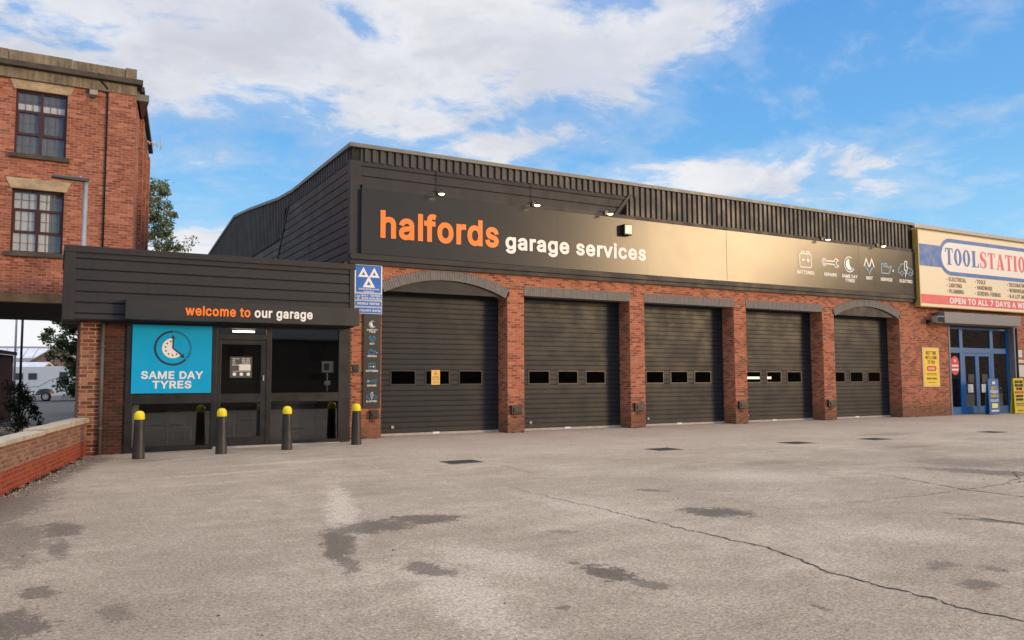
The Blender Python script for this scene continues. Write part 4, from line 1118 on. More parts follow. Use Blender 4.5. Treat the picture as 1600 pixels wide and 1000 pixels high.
def icons(kind, cx, cz, h, y, wcol, bcol, out, cap=None, caps=(), capz=None):
    """one service pictogram of height about h; returns two MBs (white part, blue part)"""
    Wm, Bm = MB(), MB()
    k_ = [0]

    def st(m_, path, wd, closed=False):
        k_[0] += 1
        m_.ribbon([(cx + u * h, cz + v * h) for u, v in path], wd * h, y - 0.001 * k_[0] - 0.004, y, closed)

    def pf(m_, pts):
        k_[0] += 1
        m_.prism([(cx + u * h, cz + v * h) for u, v in pts], y - 0.001 * k_[0] - 0.004, y)
    if kind == 'battery':
        m_ = Wm if out == 'w' else Bm
        st(m_, [(-.42, -.42), (.42, -.42), (.48, -.34), (.48, .30), (.42, .38), (-.42, .38), (-.48, .30), (-.48, -.34)], .055, True)
        st(m_, [(-.33, .40), (-.33, .50), (-.10, .50), (-.10, .40)], .05); st(m_, [(.10, .40), (.10, .50), (.33, .50), (.33, .40)], .05)
        st(Wm, [(-.32, 0), (-.06, 0)], .09); st(Wm, [(.06, 0), (.36, 0)], .09); st(Wm, [(.21, -.15), (.21, .15)], .09)
    if kind == 'spanner':
        m_ = Wm
        st(m_ if out == 'w' else Bm, arc(-.52, 0, .20, 25, 335, 16) + [(.36, -.10)] + [(.44, -.24), (.62, -.26), (.74, -.16), (.56, -.09), (.52, 0), (.56, .09), (.74, .16), (.62, .26), (.44, .24), (.36, .10)] + [(-.335, .085)], .055, True)
        st(m_, arc(-.52, 0, .09, 0, 350, 14), .05, True)
    if kind == 'tyre':
        st(Wm, arc(0, 0, .46, 60, 330, 26), .055)
        pf(Bm, [(0.02, -0.12)] + arc(0, 0, .40, 270, 330, 8))
        pf(Wm, [(0, 0.0)] + arc(0, 0, .34, 95, 300, 20))
    if kind == 'mot':
        st(Wm if out == 'w' else Bm, [(-.48, -.02), (-.26, .46), (-.04, .0), (.04, .0), (.26, .46), (.48, -.02)], .08)
        st(Bm, [(-.30, -.06), (-.02, -.06), (-.22, -.06)], .05)
        st(Bm, [(-.20, -.10), (0, -.48), (.20, -.10)], .07); st(Bm, [(-.36, 0.0), (-.12, -.30)], .06); st(Bm, [(.36, 0.0), (.12, -.30)], .06)
    if kind == 'oil':
        st(Bm, [(-.46, -.34), (.24, -.34), (.52, .10), (.44, .16), (.22, .02), (.14, .10), (-.24, .10), (-.34, .30), (-.46, .22)], .06, True)
        st(Bm, [(-.16, .13), (-.16, .28), (.06, .28), (.06, .13)], .055)
        pf(Wm, [(.62, -.16), (.68, -.02), (.74, -.16), (.68, -.22)])
    if kind == 'car':
        st(Bm, [(-.50, -.22), (-.70, -.22), (-.74, 0), (-.62, .12), (-.44, .36), (-.10, .38)], .06); st(Bm, [(.12, .34), (.30, .14), (.62, .06), (.74, -.05), (.72, -.22), (.56, -.22)], .06)
        st(Bm, arc(-.40, -.24, .13, 0, 340, 12), .05, True); st(Bm, arc(.46, -.24, .13, 0, 340, 12), .05, True)
        st(Bm, [(-.24, -.22), (-.12, -.22)], .06); st(Bm, [(.12, -.22), (.30, -.22)], .06)
        st(Wm, [(-.06, .56), (.16, .56), (.08, .18), (.20, .16), (-.06, -.46), (.0, -.02), (-.14, .0)], .055, True)
    for j, s in enumerate(caps):
        text(Wm, s, 0, capz - j * cap * 1.28, cap, y - 0.004, y, center=cx)
    return Wm, Bm


for kind, cx, out, caps in (('battery', 18.23, 'w', ['BATTERIES']), ('spanner', 19.64, 'w', ['REPAIRS']), ('tyre', 20.79, 'w', ['SAME DAY', 'TYRES']), ('mot', 22.0, 'w', ['MOT']), ('oil', 23.08, 'b', ['SERVICE']), ('car', 24.36, 'b', ['ELECTRIC'])):
    Wm, Bm = icons(kind, cx, 6.24, 0.66, -0.1515 - 0.004, None, None, out, 0.135, caps, 5.69)
    if Wm.f: Wm.build('service_icon', vinyl_white, sg)
    if Bm.f: Bm.build('service_icon', icon_blue, sg)

# floodlight on the sign face
fl = thing('security_light', 'small black box light with a pale front on the long dark sign face', 'light', (9.5, -0.15, 6.62))
MB().box(9.33, 9.67, -0.36, -0.153, 6.46, 6.82).build('housing', black_metal, fl, bevel=0.012)
MB().box(9.36, 9.64, -0.372, -0.361, 6.50, 6.79).build('lens', M('frosted lens', (0.52, 0.52, 0.50), 0.3), fl)

# sign lamps
lm = thing('sign_lamp', 'lit swan neck sign lamp above the big orange word', 'lamp', (2.58, 0, 7.2), group='small lit lamps along the top of the long sign')
mb = MB(); mb.box(0.02, 0.16, -0.16, -0.112, -0.10, 0.06)
mb.build('bracket', black_metal, lm, local=True, bevel=0.006)
mb = MB(); mb.tube([(0.09, -0.15, 0.02), (0.07, -0.28, 0.06), (0.03, -0.42, -0.02), (0.0, -0.50, -0.10)], 0.009, 8)
mb.build('arm', black_metal, lm, local=True)
mb = MB(); mb.lathe([(0.02, -0.075), (0.07, -0.09), (0.105, -0.135), (0.10, -0.137), (0.06, -0.105), (0.0, -0.10)], 0, -0.50, 18)
mb.build('lamp_shade', black_metal, lm, local=True)
mb = MB(); mb.lathe([(0.0, -0.17), (0.05, -0.165), (0.085, -0.145), (0.09, -0.13), (0.0, -0.125)], 0, -0.50, 16)
mb.build('bulb', lamp_on, lm, local=True)
for x_, lab in ((5.85, 'lit sign lamp above the white word for garage, second from the left'), (8.66, 'lit sign lamp at the raking end of the upper boards, above the small box light'),
                (19.15, 'lit sign lamp above the spanner icon near the far end of the long sign'), (22.5, 'lit sign lamp farthest right, above the triangles and oil can icons')):
    c_ = copy_tree(lm); c_.location = (x_, 0, 7.2); c_['label'] = lab
for x_, lab in ((2.62, 'thin black cable down the boards to the lamp above the orange word'), (5.90, 'thin black cable down the boards to the second lamp on the sign')):
    m_ = MB(); m_.tube([(x_, -0.06, 7.95), (x_, -0.055, 7.6), (x_ - 0.01, -0.06, 7.3), (x_ + 0.02, -0.13, 7.215)], 0.008, 6)
    tag(m_.build('lamp_cable', gap), lab, 'cable', 'cables feeding the sign lamps')

# ------------------------------------------------------------------ reception
rec = thing('reception_building', 'low reception block with dark board canopy and wide black framed glazing', 'reception', (-6.6, -0.7, gz(-6.6)))
RY = -0.70
mb = MB()
mb.box(-6.65, -6.15, RY, RY + 0.3, -0.2, 3.08)
mb.box(-6.65, -6.35, RY + 0.3, 2.4, -0.2, 3.08)
mb.box(-6.35, -0.001, 2.1, 2.4, -0.2, 3.08)
mb.box(-0.12, -0.001, RY + 0.45, 2.1, -0.1, 3.08)
mb.build('brick_wall', brick_brown, rec)
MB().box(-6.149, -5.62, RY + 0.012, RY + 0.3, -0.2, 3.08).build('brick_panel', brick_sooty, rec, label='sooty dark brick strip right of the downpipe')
mb = MB()
mb.box(-7.0, -0.25, -1.06, 2.45, 3.09, 4.55)
mb.build('canopy_core', gap, rec)
mb = MB()
zs = [4.57, 4.45, 4.20, 3.95, 3.69, 3.44, 3.19, 3.06]
for k_ in range(7):
    z1_ = zs[k_] - (0.036 if k_ else 0.0); z0_ = zs[k_ + 1] + 0.0
    if k_ == 6: z0_ = 3.05
    mb.add([(-6.80, -1.10, z0_), (-0.36, -1.10, z0_), (-0.36, -1.085, z1_), (-6.80, -1.085, z1_), (-6.80, -1.0605, z0_), (-0.36, -1.0605, z0_), (-0.36, -1.0605, z1_), (-6.80, -1.0605, z1_)],
           [(0, 1, 2, 3), (4, 7, 6, 5), (0, 4, 5, 1), (3, 2, 6, 7), (0, 3, 7, 4), (1, 5, 6, 2)])
mb.build('canopy_board', board, rec)
mb = MB(); mb.box(-7.03, -6.80, -1.115, -1.0605, 3.02, 4.57); mb.box(-7.03, -7.001, -1.06, 2.4, 3.02, 4.57)
mb.build('canopy_post', board, rec, bevel=0.004)
mb = MB(); mb.box(-0.36, -0.24, -1.115, -1.0605, 3.05, 4.57); mb.box(-0.249, -0.22, -1.06, 2.4, 3.05, 4.57)
mb.build('canopy_post', board, rec, bevel=0.004)
mb = MB(); mb.box(-7.05, -0.20, -1.13, 2.5, 4.572, 4.72)
mb.build('canopy_top_trim', board, rec, bevel=0.006)
mb = MB(); mb.box(-7.0, -0.22, -1.055, 0.9, 3.03, 3.085)
mb.build('soffit', board, rec)
mb = MB(); mb.tube([(-6.19, RY - 0.06, -0.06), (-6.19, RY - 0.06, 3.02)], 0.042, 12)
for z_ in (0.5, 1.4, 2.4): mb.tube([(-6.19, RY - 0.06, z_), (-6.19, RY - 0.06, z_ + 0.06)], 0.054, 12)
mb.build('downpipe', pipe_grey, rec)
# glazed front: frame members butt end to end
mb = MB()
FY0, FY1 = RY - 0.04, RY + 0.08
zb0 = gz(-4) - 0.02
posts = [(-5.68, -5.53), (-3.75, -3.63), (-2.42, -2.29), (-0.52, -0.20)]
for a, b_ in posts: mb.box(a, b_, FY0, FY1, gz(a) - 0.03, 3.03)
for a, b_, in ((-5.53, -3.75), (-2.29, -0.52)):
    mb.box(a, b_, FY0 + 0.004, FY1, 1.08, 1.31)
    mb.box(a, b_, FY0 + 0.004, FY1, gz(a) - 0.02, gz(a) + 0.12)
    mb.box(a, b_, FY0 + 0.004, FY1, 2.95, 3.03)
mb.box(-3.63, -2.42, FY0 + 0.004, FY1, 2.66, 2.80); mb.box(-3.63, -2.42, FY0 + 0.004, FY1, 2.95, 3.03)
mb.build('window_frame', black_metal, rec, bevel=0.004)
for a, b_, z0_, z1_ in ((-5.53, -3.75, 0.06, 1.08), (-2.29, -0.52, 0.06, 1.08), (-5.53, -3.75, 1.31, 2.95), (-2.29, -0.52, 1.31, 2.95), (-3.63, -2.42, 2.80, 2.95)):
    MB().box(a, b_, RY + 0.01, RY + 0.016, z0_, z1_).build('glass_pane', pane_shop, rec)
dr = MB()
a, b_ = -3.625, -2.425
dz0 = gz(-3) + 0.03
dr.box(a, a + 0.10, FY0 + 0.012, FY1 - 0.02, dz0, 2.65); dr.box(b_ - 0.13, b_, FY0 + 0.012, FY1 - 0.02, dz0, 2.65)
dr.box(a + 0.10, b_ - 0.13, FY0 + 0.016, FY1 - 0.02, dz0, dz0 + 0.24); dr.box(a + 0.10, b_ - 0.13, FY0 + 0.016, FY1 - 0.02, 1.08, 1.30); dr.box(a + 0.10, b_ - 0.13, FY0 + 0.016, FY1 - 0.02, 2.54, 2.65)
door = dr.build('entrance_door', black_metal, rec, bevel=0.004)
MB().box(a + 0.1, b_ - 0.13, RY + 0.010, RY + 0.016, dz0 + 0.24, 1.08).build('glass_pane', pane_shop, door)
MB().box(a + 0.1, b_ - 0.13, RY + 0.010, RY + 0.016, 1.30, 2.54).build('glass_pane', pane_shop, door)
mb = MB(); mb.box(b_ - 0.085, b_ - 0.05, FY0 - 0.03, FY0 + 0.01, 1.62, 1.76)
mb.build('handle', seal_grey, door, bevel=0.008)
mb = MB(); mb.box(-3.70, -0.5, FY0 - 0.10, FY0 - 0.002, gz(-3.7) - 0.03, gz(-2) + 0.035)
mb.build('threshold', seal_grey, rec)
# inside
mb = MB(); mb.box(-6.3, -0.13, RY + 0.1, 2.09, -0.12, 0.0)
mb.build('floor', room_floor, rec)
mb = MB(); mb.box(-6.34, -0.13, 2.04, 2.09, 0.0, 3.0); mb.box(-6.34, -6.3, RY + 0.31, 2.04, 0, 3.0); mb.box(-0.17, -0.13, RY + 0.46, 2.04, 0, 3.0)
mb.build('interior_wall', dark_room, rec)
MB().box(-6.3, -0.17, RY + 0.1, 2.04, 2.985, 3.02).build('ceiling', M('ceiling tile', (0.12, 0.11, 0.10), 0.8), rec)
MB().box(-3.10, -2.55, 0.1, 0.2, 2.90, 2.94).build('ceiling_light', M('ceiling lamp', (0.9, 0.85, 0.75), 0.5, emit=(1.0, 0.85, 0.6, 9.0)), rec)
MB().box(-5.50, -5.36, RY + 0.10, RY + 0.14, 0.05, 1.07).build('door_jamb_board', M('white board', (0.66, 0.62, 0.56), 0.6), rec)
mb = MB(); mb.box(-0.93, -0.62, RY + 0.10, RY + 0.18, 1.84, 2.14); mb.cur = 1; mb.box(-0.88, -0.74, RY + 0.092, RY + 0.099, 1.90, 2.08); mb.cur = 0; mb.tube([(-0.78, RY + 0.14, 1.84), (-0.78, RY + 0.14, 1.32)], 0.022, 8); mb.box(-0.86, -0.70, RY + 0.10, RY + 0.16, 1.50, 1.62)
mb.build('control_box', [M('pale grey casing', (0.42, 0.42, 0.41), 0.5), print_black], rec)

desk = thing('reception_desk', 'dark reception desk just visible behind the right hand glazing', 'desk', (-1.6, 1.0, 0))
MB().box(-2.3, -0.7, 0.9, 1.5, 0.0, 0.98).build('desk_front', M('desk laminate', (0.10, 0.095, 0.09), 0.5), desk, bevel=0.01)
MB().box(-2.36, -0.64, 0.82, 1.55, 0.98, 1.02).build('desk_top', M('desk top', (0.20, 0.19, 0.18), 0.4), desk, bevel=0.006)


def chair(x, y, rz, lab):
    c_ = thing('waiting_chair', lab, 'chair', (x, y, 0), rz, 'dark waiting chairs inside the reception')
    m = M('chair fabric', (0.09, 0.085, 0.08), 0.9)
    MB().box(-0.24, 0.24, -0.22, 0.24, 0.42, 0.48).build('seat', m, c_, local=True, bevel=0.02)
    MB().box(-0.24, 0.24, 0.22, 0.27, 0.52, 0.88).build('backrest', m, c_, local=True, bevel=0.02)
    for sx in (-0.22, 0.22):
        MB().tube([(sx, -0.20, 0.0), (sx, -0.20, 0.43)], 0.012, 6).build('leg', galv, c_, local=True)
        MB().tube([(sx, 0.24, 0.0), (sx, 0.24, 0.86)], 0.012, 6).build('leg', galv, c_, local=True)


chair(-4.3, 0.5, 0.2, 'dark waiting chair behind the glass below the blue poster')
chair(-3.1, 0.9, -0.2, 'dark waiting chair behind the glazed entrance door')

# canopy sign
cs = thing('welcome_sign', 'long dark box sign with orange and white welcome words on the reception canopy', 'sign', (-5.77, -1.12, 3.06))
MB().box(-5.77, -0.17, -1.36, -1.117, 3.055, 3.52).build('sign_box', panel_matt, cs, bevel=0.006)
mb = MB(); text(mb, 'welcome to', -4.48, 3.185, 0.235, -1.376, -1.3605, x1=-2.97); mb.build('lettering', orange, cs)
mb = MB(); text(mb, 'our garage', -2.87, 3.185, 0.235, -1.376, -1.3605, x1=-1.42); mb.build('lettering', white, cs)

# blue poster
ps = thing('window_poster', 'bright blue poster with clock symbol and white words in the reception window', 'poster', (-4.67, RY, 1.34))
MB().box(-5.56, -3.76, RY - 0.075, RY - 0.05, 1.33, 2.97).build('poster_panel', cyan, ps)
mb = MB(); PY = RY - 0.0765
text(mb, 'SAME DAY', 0, 1.675, 0.185, PY - 0.003, PY, x1=1.40, center=-4.65)
text(mb, 'TYRES', 0, 1.445, 0.185, PY - 0.003, PY, x1=0.88, center=-4.66)
mb.build('lettering', vinyl_white, ps)
cx, cz = -4.66, 2.42
mb = MB(); mb.prism([(cx, cz)] + arc(cx, cz, 0.245, 90, 318, 24), PY - 0.003, PY); mb.build('clock_face', vinyl_white, ps)
mb = MB()
mb.ribbon(arc(cx, cz, 0.40, 90, 318, 40), 0.05, PY - 0.003, PY)
for k_ in range(22):
    an = R(-36 + k_ * 121 / 21)
    mb.ribbon([(cx + 0.38 * math.cos(an), cz + 0.38 * math.sin(an)), (cx + 0.425 * math.cos(an), cz + 0.425 * math.sin(an))], 0.022, PY - 0.003, PY)
for k_ in range(7):
    an = R(108 + k_ * 32)
    mb.disc(cx + 0.17 * math.cos(an), cz + 0.17 * math.sin(an), 0.020, PY - 0.0045, PY - 0.0032, 10)
mb.ribbon([(cx, cz + 0.27), (cx, cz), (cx + 0.235, cz - 0.20)], 0.034, PY - 0.006, PY - 0.0046)
mb.prism([(cx - 0.055, cz + 0.235), (cx + 0.055, cz + 0.235), (cx, cz + 0.315)], PY - 0.0072, PY - 0.0061)
mb.prism([(cx + 0.165, cz - 0.215), (cx + 0.235, cz - 0.135), (cx + 0.275, cz - 0.235)], PY - 0.0072, PY - 0.0061)
mb.build('clock_hands', navy, ps)

# opening hours notice on the door
nt = thing('opening_hours_notice', 'dark opening hours notice with a small white card on the glazed entrance door', 'notice', (-3.03, RY, 1.72))
MB().box(-3.31, -2.77, RY - 0.012, RY - 0.004, 1.70, 2.23).build('notice_panel', M('notice grey green', (0.060, 0.066, 0.060), 0.5), nt)
mb = MB(); NY = RY - 0.0125
for j, (l_, r_) in enumerate((('Mon-Fri', '8am-6pm'), ('Sat', '8am-5pm'), ('Sun', 'Closed'), ('Bank hol', ''))):
    text(mb, l_, -3.25, 2.165 - j * 0.052, 0.030, NY - 0.002, NY)
    if r_: text(mb, r_, -3.02, 2.165 - j * 0.052, 0.032, NY - 0.002, NY, x1=-2.83)
for j, x_ in enumerate((-3.20, -3.03, -2.86)):
    mb.disc(x_, 1.79, 0.045, NY - 0.002, NY, 14)
mb.box(-3.25, -2.82, NY - 0.002, NY, 1.862, 1.870)
mb.build('lettering', vinyl_white, nt)
MB().box(-3.09, -2.81, NY - 0.006, NY - 0.003, 1.885, 2.04).build('card', paper, nt)

# MOT sign
ms = thing('test_station_sign', 'blue and white vehicle testing sign with three triangles at the garage corner', 'sign', (0.53, -0.02, 3.5))
plates = [(0.125, 0.935, 4.085, 4.905), (0.13, 0.935, 3.885, 4.075), (0.13, 0.935, 3.695, 3.875), (0.13, 0.935, 3.50, 3.685)]
mb = MB()
for a, b_, z0_, z1_ in plates: mb.box(a, b_, -0.055, -0.03, z0_, z1_)
mb.build('backing_plate', vinyl_white, ms)
mb = MB()
for j, (a, b_, z0_, z1_) in enumerate(plates):
    e_ = 0.035 if j == 0 else 0.014
    mb.box(a + e_, b_ - e_, -0.058, -0.0555, z0_ + (0.014 if j else 0.02), z1_ - e_)
mb.build('blue_plate', mot_blue, ms)


def tri(mb, cx, zb, s, wd, y):
    h_ = s * 0.90
    mb.prism([[(cx - s / 2, zb), (cx + s / 2, zb), (cx, zb + h_)], [(cx - s / 2 * 0.36, zb + h_ * 0.20), (cx, zb + h_ * 0.555), (cx + s / 2 * 0.36, zb + h_ * 0.20)]], y - 0.002, y)


mb = MB(); y = -0.0585
tri(mb, 0.375, 4.535, 0.315, 0, y); tri(mb, 0.695, 4.535, 0.315, 0, y); tri(mb, 0.535, 4.245, 0.365, 0, y)
text(mb, 'VEHICLE TESTING STATION', 0, 4.175, 0.042, y - 0.002, y, x1=0.60, center=0.535)
text(mb, 'APPROVED', 0, 4.115, 0.030, y - 0.002, y, x1=0.3, center=0.535)
tri(mb, 0.20, 3.975, 0.06, 0, y); tri(mb, 0.262, 3.975, 0.06, 0, y); tri(mb, 0.231, 3.915, 0.065, 0, y)
text(mb, 'M.O.T. TESTING', 0.32, 3.990, 0.048, y - 0.002, y, x1=0.88)
text(mb, 'WHEN AVAILABLE', 0.32, 3.918, 0.048, y - 0.002, y, x1=0.90)
text(mb, 'DIESELS TESTED', 0, 3.755, 0.062, y - 0.002, y, x1=0.66, center=0.53)
text(mb, 'CATALYSTS TESTED', 0, 3.56, 0.060, y - 0.002, y, x1=0.70, center=0.545)
mb.build('lettering', white, ms)

# services board
tb = thing('services_board', 'tall narrow dark board of six service icons beside the first roller door', 'sign', (0.645, -0.02, 0.85))
MB().box(0.395, 0.905, -0.055, -0.02, 0.845, 3.49).build('board_panel', panel_matt, tb, bevel=0.004)
for j, (kind, zi, zc, caps) in enumerate((('tyre', 3.20, 3.025, ['SAME DAY', 'TYRES']), ('mot', 2.78, 2.63, ['MOT']), ('oil', 2.43, 2.28, ['SERVICE']), ('battery', 2.01, 1.865, ['BATTERIES']), ('spanner', 1.60, 1.455, ['REPAIRS']), ('car', 1.17, 1.015, ['ELECTRIC']))):
    Wm, Bm = icons(kind, 0.65, zi, 0.21 if kind != 'spanner' else 0.20, -0.0565, None, None, 'b', 0.050 if len(caps) == 1 else 0.045, caps, zc)
    Wm.build('service_icon', vinyl_white, tb)
    if Bm.f: Bm.build('service_icon', icon_blue, tb)

# yellow notice on the first door
wn = thing('warning_notice', 'small yellow warning notice stuck on the middle pane of the first roller door', 'notice', (2.89, 0.6, 1.5))
MB().box(2.75, 3.03, 0.580, 0.586, 1.49, 1.93).build('notice_sheet', M('warning yellow', (0.80, 0.50, 0.13), 0.5), wn)
mb = MB(); mb.ribbon([(2.84, 1.79), (2.94, 1.79), (2.89, 1.88)], 0.016, 0.577, 0.5795, True)
text(mb, 'WARNING', 0, 1.70, 0.038, 0.577, 0.5795, x1=0.22, center=2.89); text(mb, 'KEEP CLEAR', 0, 1.635, 0.032, 0.577, 0.5795, x1=0.22, center=2.89)
for z_ in (1.59, 1.56, 1.53): mb.box(2.79, 2.99, 0.577, 0.5795, z_, z_ + 0.008)
mb.build('lettering', M('brown print', (0.22, 0.10, 0.02), 0.6), wn)

# ------------------------------------------------------------------ bollards
bo = thing('bollard', 'black bollard with yellow cap standing before the left window beside the brick end', 'bollard', (-5.49, -2.34, gz(-5.49)), group='black bollards with yellow caps before the reception')
MB().lathe([(0.0, -0.05), (0.132, -0.05), (0.130, 0.02), (0.122, 0.2), (0.105, 0.84), (0.103, 0.86), (0.0, 0.86)], 0, 0, 28).build('post', bollard_black, bo, local=True)
MB().lathe([(0.0, 0.855), (0.106, 0.855), (0.110, 0.865), (0.110, 0.93), (0.104, 0.975), (0.085, 1.015), (0.05, 1.04), (0.0, 1.047)], 0, 0, 28).build('cap', yellow, bo, local=True)
for x_, y_, lab in ((-3.74, -2.23, 'black bollard with yellow cap standing between blue poster and entrance door'), (-2.21, -2.12, 'black bollard with yellow cap standing before the right hand glazing'), (-0.36, -1.76, 'black bollard with yellow cap in front of the narrow brick strip by the services board')):
    c_ = copy_tree(bo); c_.location = (x_, y_, gz(x_)); c_['label'] = lab; c_.rotation_euler.z = x_

# drain covers
dc = thing('drain_cover', 'rectangular iron drain cover in the yard before the first roller door', 'drain cover', (-0.02, -7.28, gz(-0.02)), group='iron covers in a line across the yard')
MB().box(-0.36, 0.36, -0.30, 0.30, -0.02, 0.005).build('frame', M('worn iron frame', (0.14, 0.12, 0.10), 0.6, 0.3, var=0.3, scale=9), dc, local=True)
mb = MB()
for i in range(7):
    for j in range(6): mb.box(-0.32 + i * 0.092, -0.32 + i * 0.092 + 0.08, -0.26 + j * 0.088, -0.26 + j * 0.088 + 0.076, 0.0052, 0.010)
mb.build('cover', steel_cover, dc, local=True)
for x_, y_, lab in ((5.23, -7.13, 'iron drain cover in the yard before the second pier between roller doors'), (9.31, -7.39, 'iron drain cover in the yard before the third roller door'), (12.12, -7.56, 'iron drain cover in the yard before the fourth roller door'), (17.58, -7.51, 'iron drain cover farthest right, near the photo edge before the store')):
    c_ = copy_tree(dc); c_.location = (x_, y_, gz(x_)); c_['label'] = lab

# ------------------------------------------------------------------ boundary wall
A = Vector((-6.46, -0.74, 0)); Bv = Vector((-7.82, -7.76, 0))
dirw = (Bv - A).normalized()
angw = math.atan2(dirw.y, dirw.x)
bw = thing('boundary_wall', 'low brick boundary wall with concrete coping, its lower courses bright red', 'wall', (A.x, A.y, -0.09), 0)
nrm = Vector((-dirw.y, dirw.x, 0))
if nrm.x > 0: nrm = -nrm


def wpt(s_, off, z_):
    p_ = A + dirw * s_ + nrm * off
    return (p_.x, p_.y, z_)


def wbox(mb, s0, s1, o0, o1, z0_, z1_):
    vs = [wpt(s0, o0, z0_), wpt(s1, o0, z0_), wpt(s1, o1, z0_), wpt(s0, o1, z0_), wpt(s0, o0, z1_), wpt(s1, o0, z1_), wpt(s1, o1, z1_), wpt(s0, o1, z1_)]
    mb.add(vs, [(0, 3, 2, 1), (4, 5, 6, 7), (0, 1, 5, 4), (1, 2, 6, 5), (2, 3, 7, 6), (3, 0, 4, 7)])


mb = MB(); wbox(mb, 0.0, 14, 0, 0.24, -0.3, 0.66); mb.build('brick_body', brick_wall, bw)
mb = MB(); rnd = random.Random(2)
s_ = -0.02
for L_, zt_ in ((1.15, 0.78), (1.2, 0.78), (1.2, 0.78), (0.95, 0.78), (1.2, 0.735), (1.2, 0.735), (1.2, 0.73), (1.2, 0.735), (1.2, 0.73), (1.2, 0.73), (1.2, 0.735), (1.29, 0.73)):
    wbox(mb, s_, s_ + L_ - 0.012, -0.05, 0.31, 0.662 if zt_ < .75 else 0.675, zt_ + rnd.uniform(-.004, .004)); s_ += L_
mb.build('coping', coping, bw, bevel=0.012)

# ------------------------------------------------------------------ old mill
ml = thing('mill_building', 'tall old red brick mill with stone cornice raised over a dark passage', 'building', (-5.28, 4.2, 0))
MY = 4.2; XE = -5.28; BX, BY = -4.28, 11.8
wins = []
for cxw in (-7.70, -11.0, -14.3):
    wins += [(cxw - 0.635, cxw + 0.635, 7.99, 9.83), (cxw - 0.635, cxw + 0.635, 5.22, 7.0)]
mb = MB()
xsb = sorted(set([-18.0, XE] + [v for w_ in wins for v in w_[:2]]))
cols = list(zip(xsb, xsb[1:]))
for a, b_ in cols:
    hit = [w_ for w_ in wins if abs(w_[0] - a) < 1e-6]
    if hit:
        for z0_, z1_ in ((4.06, 5.22), (7.0, 7.99), (9.83, 10.1)): mb.box(a, b_, MY, MY + 0.35, z0_, z1_)
    else:
        mb.box(a, b_, MY, MY + 0.35, 4.06, 10.1)
mb.box(-6.02, XE, MY - 0.07, MY - 0.001, 4.06, 10.1)
# skewed east wall with shallow pilasters
ed = Vector((BX - XE, BY - MY, 0)).normalized(); en = Vector((ed.y, -ed.x, 0))


def ebox(mb, s0, s1, o0, o1, z0_, z1_):
    P_ = lambda s_, o_, z_: (XE + ed.x * s_ + en.x * o_, MY + ed.y * s_ + en.y * o_, z_)
    vs = [P_(s0, o0, z0_), P_(s1, o0, z0_), P_(s1, o1, z0_), P_(s0, o1, z0_), P_(s0, o0, z1_), P_(s1, o0, z1_), P_(s1, o1, z1_), P_(s0, o1, z1_)]
    mb.add(vs, [(0, 3, 2, 1), (4, 5, 6, 7), (0, 1, 5, 4), (1, 2, 6, 5), (2, 3, 7, 6), (3, 0, 4, 7)])


ebox(mb, 0.36, 7.6, -0.35, 0.0, 4.06, 10.1)
ebox(mb, 0.4, 7.6, -0.35, -0.001, -0.1, 4.06)
for s_ in (2.2, 4.6, 7.0): ebox(mb, s_, s_ + 0.6, 0.0, 0.12, 0, 10.1)
mb.box(-18, -4.4, 11.9, 12.2, 3.95, 10.1)
mb.box(-18, -17.7, 4.6, 11.8, -0.1, 10.1)
mb.box(-18, -13.0, 4.2, 11.9, -0.1, 4.04)
mb.build('brick_wall', brick_mill, ml)
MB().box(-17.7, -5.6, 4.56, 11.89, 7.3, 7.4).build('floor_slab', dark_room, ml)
mb = MB(); mb.box(-12.99, -4.7, 4.5, 12.3, 3.86, 4.05)
mb.build('passage_soffit', gap, ml)
mb = MB(); mb.box(-13.0, XE - 0.01, MY - 0.03, MY + 0.3, 3.83, 4.055)
mb.build('passage_beam', M('stained timber beam', (0.25, 0.15, 0.07), 0.85, var=0.4, scale=3), ml)
# stone frieze, cornice and parapet
mb = MB(); mb.box(-18.1, XE + 0.01, MY - 0.10, MY + 0.35, 10.1, 10.40); ebox(mb, 0.36, 7.6, -0.3, 0.06, 10.1, 10.40)
mb.build('frieze', stone, ml, bevel=0.01)
mb = MB(); mb.box(-18.2, XE + 0.16, MY - 0.26, MY + 0.35, 10.402, 10.56); ebox(mb, 0.37, 7.7, -0.3, 0.2, 10.402, 10.56)
mb.build('cornice', stone_dark, ml, bevel=0.02)
mb = MB(); rnd = random.Random(4); x_ = -18.2
while x_ < XE - 0.05:
    L_ = min(rnd.uniform(0.7, 1.7), XE - x_)
    mb.box(x_, x_ + L_ - 0.008, MY - 0.12 + rnd.uniform(-.01, .01), MY + 0.4, 10.562, 10.88 + rnd.uniform(-.03, .02)); x_ += L_
ebox(mb, 0.5, 7.5, -0.3, 0.08, 10.562, 10.80)
mb.build('parapet_stone', stone, ml, bevel=0.015)
MB().box(-18, -4.9, 4.5, 11.9, 10.1, 10.3).build('roof', trim, ml)
pane_mill = GLASS('mill window glass', (0.90, 0.91, 0.92), 0.03)
